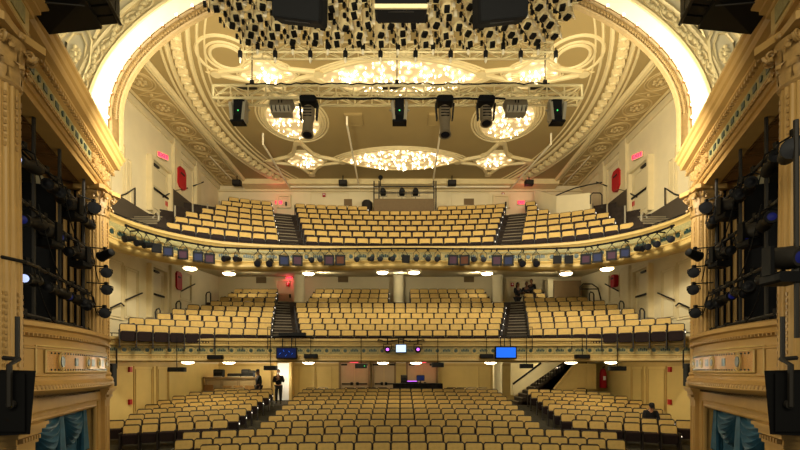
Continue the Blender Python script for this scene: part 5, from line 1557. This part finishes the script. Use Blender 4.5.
profile_mover('white sided black moving light at the left end of the front truss', 239)
panel_light('flat grey wash light on the front truss, left of centre', 281)
head_mover('long dark moving head under the front truss, left of centre', 308)
profile_mover('white sided black moving light hanging near the middle of the front truss', 399.5)
head_mover('long dark moving head under the front truss, right of centre', 445)
head_mover('short dark moving head under the front truss, by the grey wash light', 486.5, False)
panel_light('flat grey wash light on the front truss, right of centre', 516.5)
profile_mover('white sided black moving light at the right end of the front truss', 556.5)

# --- field of small cans over the stage edge
GZ = Zr(6.55)
xa, xb = at(243, 0, 9.0).x, at(553, 0, 9.0).x
truss('lighting_truss', 'slim champagne truss at the front edge of the field of small can lights', xa, xb, 9.0, at(0, 52, 9.0).z, .2, .2, .33, .02, .012)
can0 = None; NR = 6
for r in range(NR):
    d = 8.82-r*.2; z = Zr(6.47+.012*r)
    xl = (242-8*r-HX)*d/F; xr = (553+6.5*r-HX)*d/F
    m = MB(); m.tube([(xl-.1, d, z+.2), (xr+.1, d, z+.2)], .016, 6)
    tag(m.build('lighting_batten', 'truss', smooth=True), 'thin batten carrying the %s row of small cans from the house side' % ORD[r+1], 'batten')
    n = int((xr-xl)/.41)
    for k in range(n):
        x = xl+(xr-xl)*(k+.5*(r % 2)+.25)/n
        lab = 'small champagne can light, %s from the left in the %s row of the field' % (ORD[k+1], ORD[r+1])
        ya = rl.uniform(-.35, .35)
        loc = (x, d, z+rl.uniform(-.03, .03)); rot = (math.radians(rl.uniform(-8, 8)), 0, ya)
        if can0 is None:
            can0 = thing('can_light', lab, 'stage light', loc, rot, 'small can lights over the stage edge')
            ax = Vector((.16, -.12, -1.0)).normalized(); R = ax.to_track_quat('Z', 'Y').to_matrix()
            m = MB(); m.lathe([(.05, -.24), (.095, -.2), (.098, .03), (.105, .05), (.06, .05)], 10, (0, 0, 0), R); p1 = m.build('can_body', 'can', can0, smooth=True)
            m = MB(); m.box(ax*.075, (.095, .11, .05), R @ Rz(PI/4)); p2 = m.build('snoot', 'black', can0)
            m = MB(); m.box((-.115, 0, .04), (.015, .07, .2)); m.box((.115, 0, .04), (.015, .07, .2)); m.box((0, 0, .14), (.24, .07, .015)); m.tube([(0, 0, .12), (0, 0, .2)], .014, 5); p3 = m.build('yoke', 'can', can0)
            m = MB(); m.prism([(.09, -.08, -.11), (.15, -.04, -.1), (.14, .02, .07), (.09, .0, .05)], (.012, -.012, .005)); p4 = m.build('side_flap', 'white', can0)
            m = MB(); m.box((-.2, .03, .02), (.05, .05, .08)); m.box((-.13, .02, -.08), (.035, .035, .06)); m.tube([(-.2, .03, .07), (-.13, .02, -.04), (0, .02, .19)], .012, 4); p5 = m.build('plug', 'black', can0)
            reg(can0, p1, p2, p3, p4, p5)
        else: dup(can0, lab, loc, rot)
# small droppers under the truss and at the sides
k = 0; drop0 = None
for i in range(19):
    x = xa-.05+(xb-xa+.1)*i/18; d = 8.98; z = at(0, 43 if i % 2 else 51, d).z-.04
    lab = 'small black socket with white tail hanging under the slim truss, %s from the left' % ORD[i+1]
    if drop0 is None:
        drop0 = thing('cable_socket', lab, 'socket', (x, d, z), group='sockets under the slim truss')
        m = MB(); m.lathe([(.03, 0), (.045, .03), (.045, .13), (.02, .15)], 8, (0, 0, -.1)); a = m.build('socket_body', 'black', drop0); m = MB(); m.lathe([(.012, -.2), (.028, -.16), (.025, -.1)], 8); b_ = m.build('tail', 'white', drop0); m = MB(); m.tube([(0, 0, .04), (0, 0, .1)], .012, 5); c_ = m.build('hook', 'black', drop0)
        reg(drop0, a, b_, c_)
    else: dup(drop0, lab, (x, d, z), (0, 0, i*.7))

# --- loudspeakers in the flies
def loud(name, label, loc, size, rot, ribs=None, mt='black'):
    t = thing(name, label, 'speaker', loc, rot); w, d, h = size
    m = MB(); m.rbox((0, 0, 0), (w, d, h), .03); m.build('cabinet', 'void', t)
    m = MB(); m.box((0, -d/2-.01, 0), (w*.92, .02, h*.9)); m.build('grille', 'void', t)
    m = MB(); m.tube([(-w*.3, 0, h/2), (-w*.3, 0, h/2+1.6)], .02, 5); m.tube([(w*.3, 0, h/2), (w*.3, 0, h/2+1.6)], .02, 5); m.build('suspension', 'black', t)
    m = MB(); m.box((0, -d*.3, -h/2-.005), (w*.5, .015, .012)); m.build('edge_strip', 'dkgrey', t)
    return t
loud('stage_speaker', 'black flown speaker box tilted over the cans, left of centre', at(299, 1, 7.0)+Vector((0, .05, .0)), (.78, .5, .5), (.5, .12, 0))
loud('stage_speaker', 'black flown speaker box tilted over the cans, right of centre', at(501, 1, 7.0)+Vector((0, .05, .0)), (.78, .5, .5), (.5, -.12, 0))
t = loud('stage_speaker', 'black flown box with a bright lower edge at the top centre', at(401, 3, 7.0), (.8, .5, .34), (.3, 0, 0))
m = MB(); m.box((0, -.26, -.15), (.8, .05, .05)); m.build('light_strip', 'truss', t)
# big line speakers flown in front of the boxes
for sx in (-1, 1):
    D = 7.0
    corners = [at(400+sx*(400-px), py, dd) for px, py, dd in ((20, -8, 6.6), (84, -2, 6.9), (102, 29, 7.7), (49, 34.5, 7.4))]
    up = Vector((0, 0, 1.1))
    t = thing('line_array_speaker', 'large black speaker cabinet flown beside the arch, %s of the stage' % SIDE[sx], 'speaker', tuple(corners[2]))
    L = [c-corners[2] for c in corners]
    m = MB(); m.prism(L, up); m.build('cabinet', 'black', t)
    m = MB()
    a, b_ = L[1], L[2]; out = Vector((-sx*.28, .05, .12))
    for k in range(3):
        u0, u1 = k/3+.03, (k+1)/3-.03
        p, q = a.lerp(b_, u0), a.lerp(b_, u1)
        m.prism([p+Vector((0, 0, .05)), q+Vector((0, 0, .05)), q+out, p+out], (0, 0, .9))
    m.build('louvred_end', 'black2', t)
    m = MB(); m.tube([a.lerp(b_, .05)+out+Vector((0, 0, .5)), b_+out+Vector((0, 0, .5))], .04, 5); m.tube([a+out, b_+out], .03, 5); m.tube([L[0].lerp(L[1], .2)+Vector((0, .15, -.01)), L[0].lerp(L[1], .9)+Vector((0, .15, -.01))], .012, 4)
    m.build('metal_rail', 'dkgrey', t)
    m = MB(); m.tube([(-.2*-sx, -.3, 1.1), (-.2*-sx, -.3, 2.6)], .025, 5); m.build('suspension', 'black', t)
    # lower side speaker on a yoke in front of the near pedestal
    d = 5.5
    t = thing('side_speaker', 'black side speaker on a pole yoke before the %s stage box' % SIDE[sx], 'speaker', at(400+sx*384, 402, d))
    m = MB(); t.scale = (.87,)*3
    m.prism([(-sx*-.33, -.1, .46), (sx*-.36, -.1, .44), (sx*-.28, -.1, -.44), (-sx*-.33, -.1, -.47)], (sx*.42, .4, 0)); m.build('cabinet', 'black', t)
    m = MB(); m.box((sx*.02, -.12, 0), (.5, .02, .8)); m.build('grille', 'black2', t)
    m = MB(); x = -sx*.08; m.tube([(x, -.2, -.05), (x, -.2, .52), (x, -.05, .6), (x+sx*.25, .0, .62)], .035, 6); m.lathe([(.06, -.02), (.06, .02)], 10, (x, -.17, -.02), Rx(PI/2)); m.tube([(x+sx*.06, .0, .62), (x+sx*.06, .0, 1.2)], .03, 6); m.build('yoke', 'dkgrey', t)

# --- ladders of lanterns in the stage boxes
def ellipsoidal(label, p, aim, hang, size=1.0, lens='lens', group=None):
    t = thing('profile_spotlight', label, 'stage light', p, group=group); a = Vector(aim).normalized(); k = size
    m = MB(); cyl_at(m, (0, 0, 0), a, [(.05*k, -.34*k), (.1*k, -.3*k), (.115*k, -.12*k), (.08*k, -.02*k), (.075*k, .2*k), (.1*k, .24*k), (.105*k, .34*k), (.085*k, .34*k)]); m.build('barrel', 'black', t, smooth=True)
    m = MB(); cyl_at(m, a*.33*k, a, [(.085*k, 0), (.03*k, .03*k)]); m.build('lens', lens, t, smooth=True)
    side = a.cross(Vector((0, 0, 1))).normalized(); h = Vector(hang)-Vector(p); m = MB()
    for s_ in (-1, 1): m.tube([side*.13*k*s_, side*.13*k*s_+h*.6, h*.8], .015, 5)
    m.tube([h*.75, h], .02, 5); m.box(h, (.08, .08, .1)); m.build('yoke', 'black', t); return t
def box_mover(label, p, hang, group=None, lens='lens'):
    t = thing('moving_light', label, 'stage light', p, group=group)
    m = MB(); m.rbox((0, 0, -.2), (.36, .3, .14), .03); m.build('base_box', 'black2', t); 
    for s_ in (-1, 1): m = MB(); m.box((s_*.19, 0, .02), (.05, .14, .36)); m.build('yoke_arm', 'black', t)
    m = MB(); cyl_at(m, (0, 0, .06), (.2, -.9, -.15), [(.08, -.2), (.14, -.15), (.145, .1), (.11, .2), (.09, .2)]); m.build('lamp_housing', 'dkgrey', t, smooth=True)
    m = MB(); cyl_at(m, Vector((0, 0, .06))+Vector((.2, -.9, -.15)).normalized()*.19, (.2, -.9, -.15), [(.1, 0), (.02, .03)]); m.build('lens', lens, t, smooth=True)
    h = Vector(hang)-Vector(p); m = MB(); m.tube([(0, 0, -.2), h], .03, 5); m.box(h, (.08, .08, .1)); m.build('clamp', 'black', t)
for sx in (-1, 1):
    fw = wing(sx); side = SIDE[sx]
    levels = (3.95, 3.0, 1.95, 1.03)
    for j, zz in enumerate(levels):
        m = MB(fw); m.tube([(.75, -.2, Zr(zz)), (5.9, -.2, Zr(zz-.06))], .035, 6)
        tag(m.build('lighting_pipe', 'dkgrey', smooth=True), '%s horizontal pipe from the top in the %s stage box' % (ORD[j+1], side), 'pipe')
    for j, s0 in enumerate((1.0, 2.6, 3.9)):
        m = MB(fw); m.tube([(s0, -.26, Zr(-.4)), (s0, -.26, Zr(4.75))], .035, 6)
        tag(m.build('lighting_ladder', 'dkgrey', smooth=True), '%s upright pipe from the house end in the %s stage box' % (ORD[j+1], side), 'pipe')
    cnt = 0
    rnd = random.Random(21 if sx < 0 else 33)
    for j, (zz, ss) in enumerate(zip(levels, ((1.2, 1.8, 2.3, 3.0, 3.5, 4.5), (1.15, 1.75, 2.2, 3.1, 3.6, 4.3), (1.1, 1.6, 2.1, 3.0, 3.5, 4.4), (1.3, 2.0, 3.2, 4.5)))):
        for i, s0 in enumerate(ss):
            p = fw(s0, -.12, Zr(zz-.34)); h = fw(s0, -.2, Zr(zz))
            aim = Vector((-sx*(.55+rnd.uniform(-.3, .3)), -1.0, rnd.uniform(-.3, .05)))
            lens = 'lens'
            if (j, i) in ((0, 5), (2, 5)) and sx < 0: lens = 'lens_lit'
            if (j, i) in ((1, 3), (1, 5), (2, 2)): lens = 'lens_blue'
            wh = '%s from the house end on the %s pipe, %s box' % (ORD[i+1], ORD[j+1], side)
            if (j, i) in ((0, 2), (1, 1), (3, 3), (1, 4), (3, 1)): box_mover('black moving light, %s' % wh, p, h, lens=lens)
            else: ellipsoidal('%s spotlight, %s' % ({'lens': 'black', 'lens_lit': 'lit pale blue', 'lens_blue': 'dim blue'}[lens], wh), p, aim, h, 1.05, lens)
    # lanterns on arms off the far column
    for i, (px, py) in enumerate(((105, 255), (106, 273), (106.5, 290), (104.5, 313))):
        d = 11.35; p = at(400+sx*(400-px), py, d)
        arm = fw(1.0, -.2, p.z+.16); hang = Vector((p.x, p.y, p.z+.16))
        m = MB(); m.tube([arm, hang], .016, 5); tag(m.build('lighting_boom', 'black'), '%s black arm from the top reaching past the %s far column' % (ORD[i+1], side), 'pipe')
        par_light('round black lantern on an arm by the %s far column, %s from the top' % (side, ORD[i+1]), p, (-sx*.7, -1, -.15) if i else (sx*.8, .3, -.2), hang, None, 1.1, lens='lens')
    p = at(400+sx*(400-93.5), 209, 11.0); par_light('round black lantern hanging against the %s far capital' % side, p, (-sx*.8, -1, -.1), p+Vector((0, 0, .2)), None, 1.2)
    hang = p+Vector((0, 0, .2)); m = MB(); m.tube([fw(1.6, -.2, hang.z), hang], .016, 5); tag(m.build('lighting_boom', 'black'), 'black arm holding the lantern by the %s far capital' % side, 'pipe')
    # lights and cable on the near column
    if sx > 0:
        p = at(790, 152, 5.75); t = par_light('black lantern clamped to the right near column, high up', p, (-.6, -1, -.1), p+Vector((.1, .05, .28)), None, 1.1)
        p = at(783, 263, 5.7); box_mover('black moving light with a blue glow on the right near column', p, p+Vector((.1, .12, .05)), lens='lens_blue')
        m = MB(); m.tube([at(796, 120, 5.6), at(797, 338, 5.6)], .03, 6); tag(m.build('boom_pipe', 'dkgrey', smooth=True), 'vertical grey boom pipe in front of the right near column', 'pipe')
    else:
        p = at(2, 257, 5.75); m = MB(); m.tube([p, at(25, 262, 6.1), at(40, 268, 7.2)], .025, 6); tag(m.build('lighting_boom', 'black'), 'black pipe crossing the left near column', 'pipe')
        p = at(1, 15, 6.6); m = MB(); m.rbox(p, (.3, .3, .35), .06); tag(m.build('ceiling_speaker', 'black'), 'black rounded box against the top of the left near column', 'speaker')
    if sx > 0:
        p = at(800, 15, 6.6); m = MB(); m.rbox(p, (.3, .3, .35), .06); tag(m.build('ceiling_speaker', 'black'), 'black rounded box against the top of the right near column', 'speaker')
# drooping cables between the box pipes and the column lanterns
for sx in (-1, 1):
    fw = wing(sx)
    for k, (s0, z0, s1, z1, dp) in enumerate(((1.1, 3.0, -.1, 2.55, .5), (1.2, 1.95, -.1, 2.0, .55), (1.4, 1.03, -.1, 1.45, .5), (3.2, 3.95, 1.6, 3.0, .45), (4.3, 3.0, 2.4, 1.95, .5), (4.6, 1.95, 3.0, 1.03, .45))):
        m = MB(fw); m.tube([(s0+(s1-s0)*i/16, -.05, Zr(z0+(z1-z0)*i/16-dp*math.sin(PI*i/16))) for i in range(17)], .013, 5)
        tag(m.build('drooping_cable', 'black'), '%s drooping black cable from the house end, %s box' % (ORD[k+1], SIDE[sx]), 'cable')
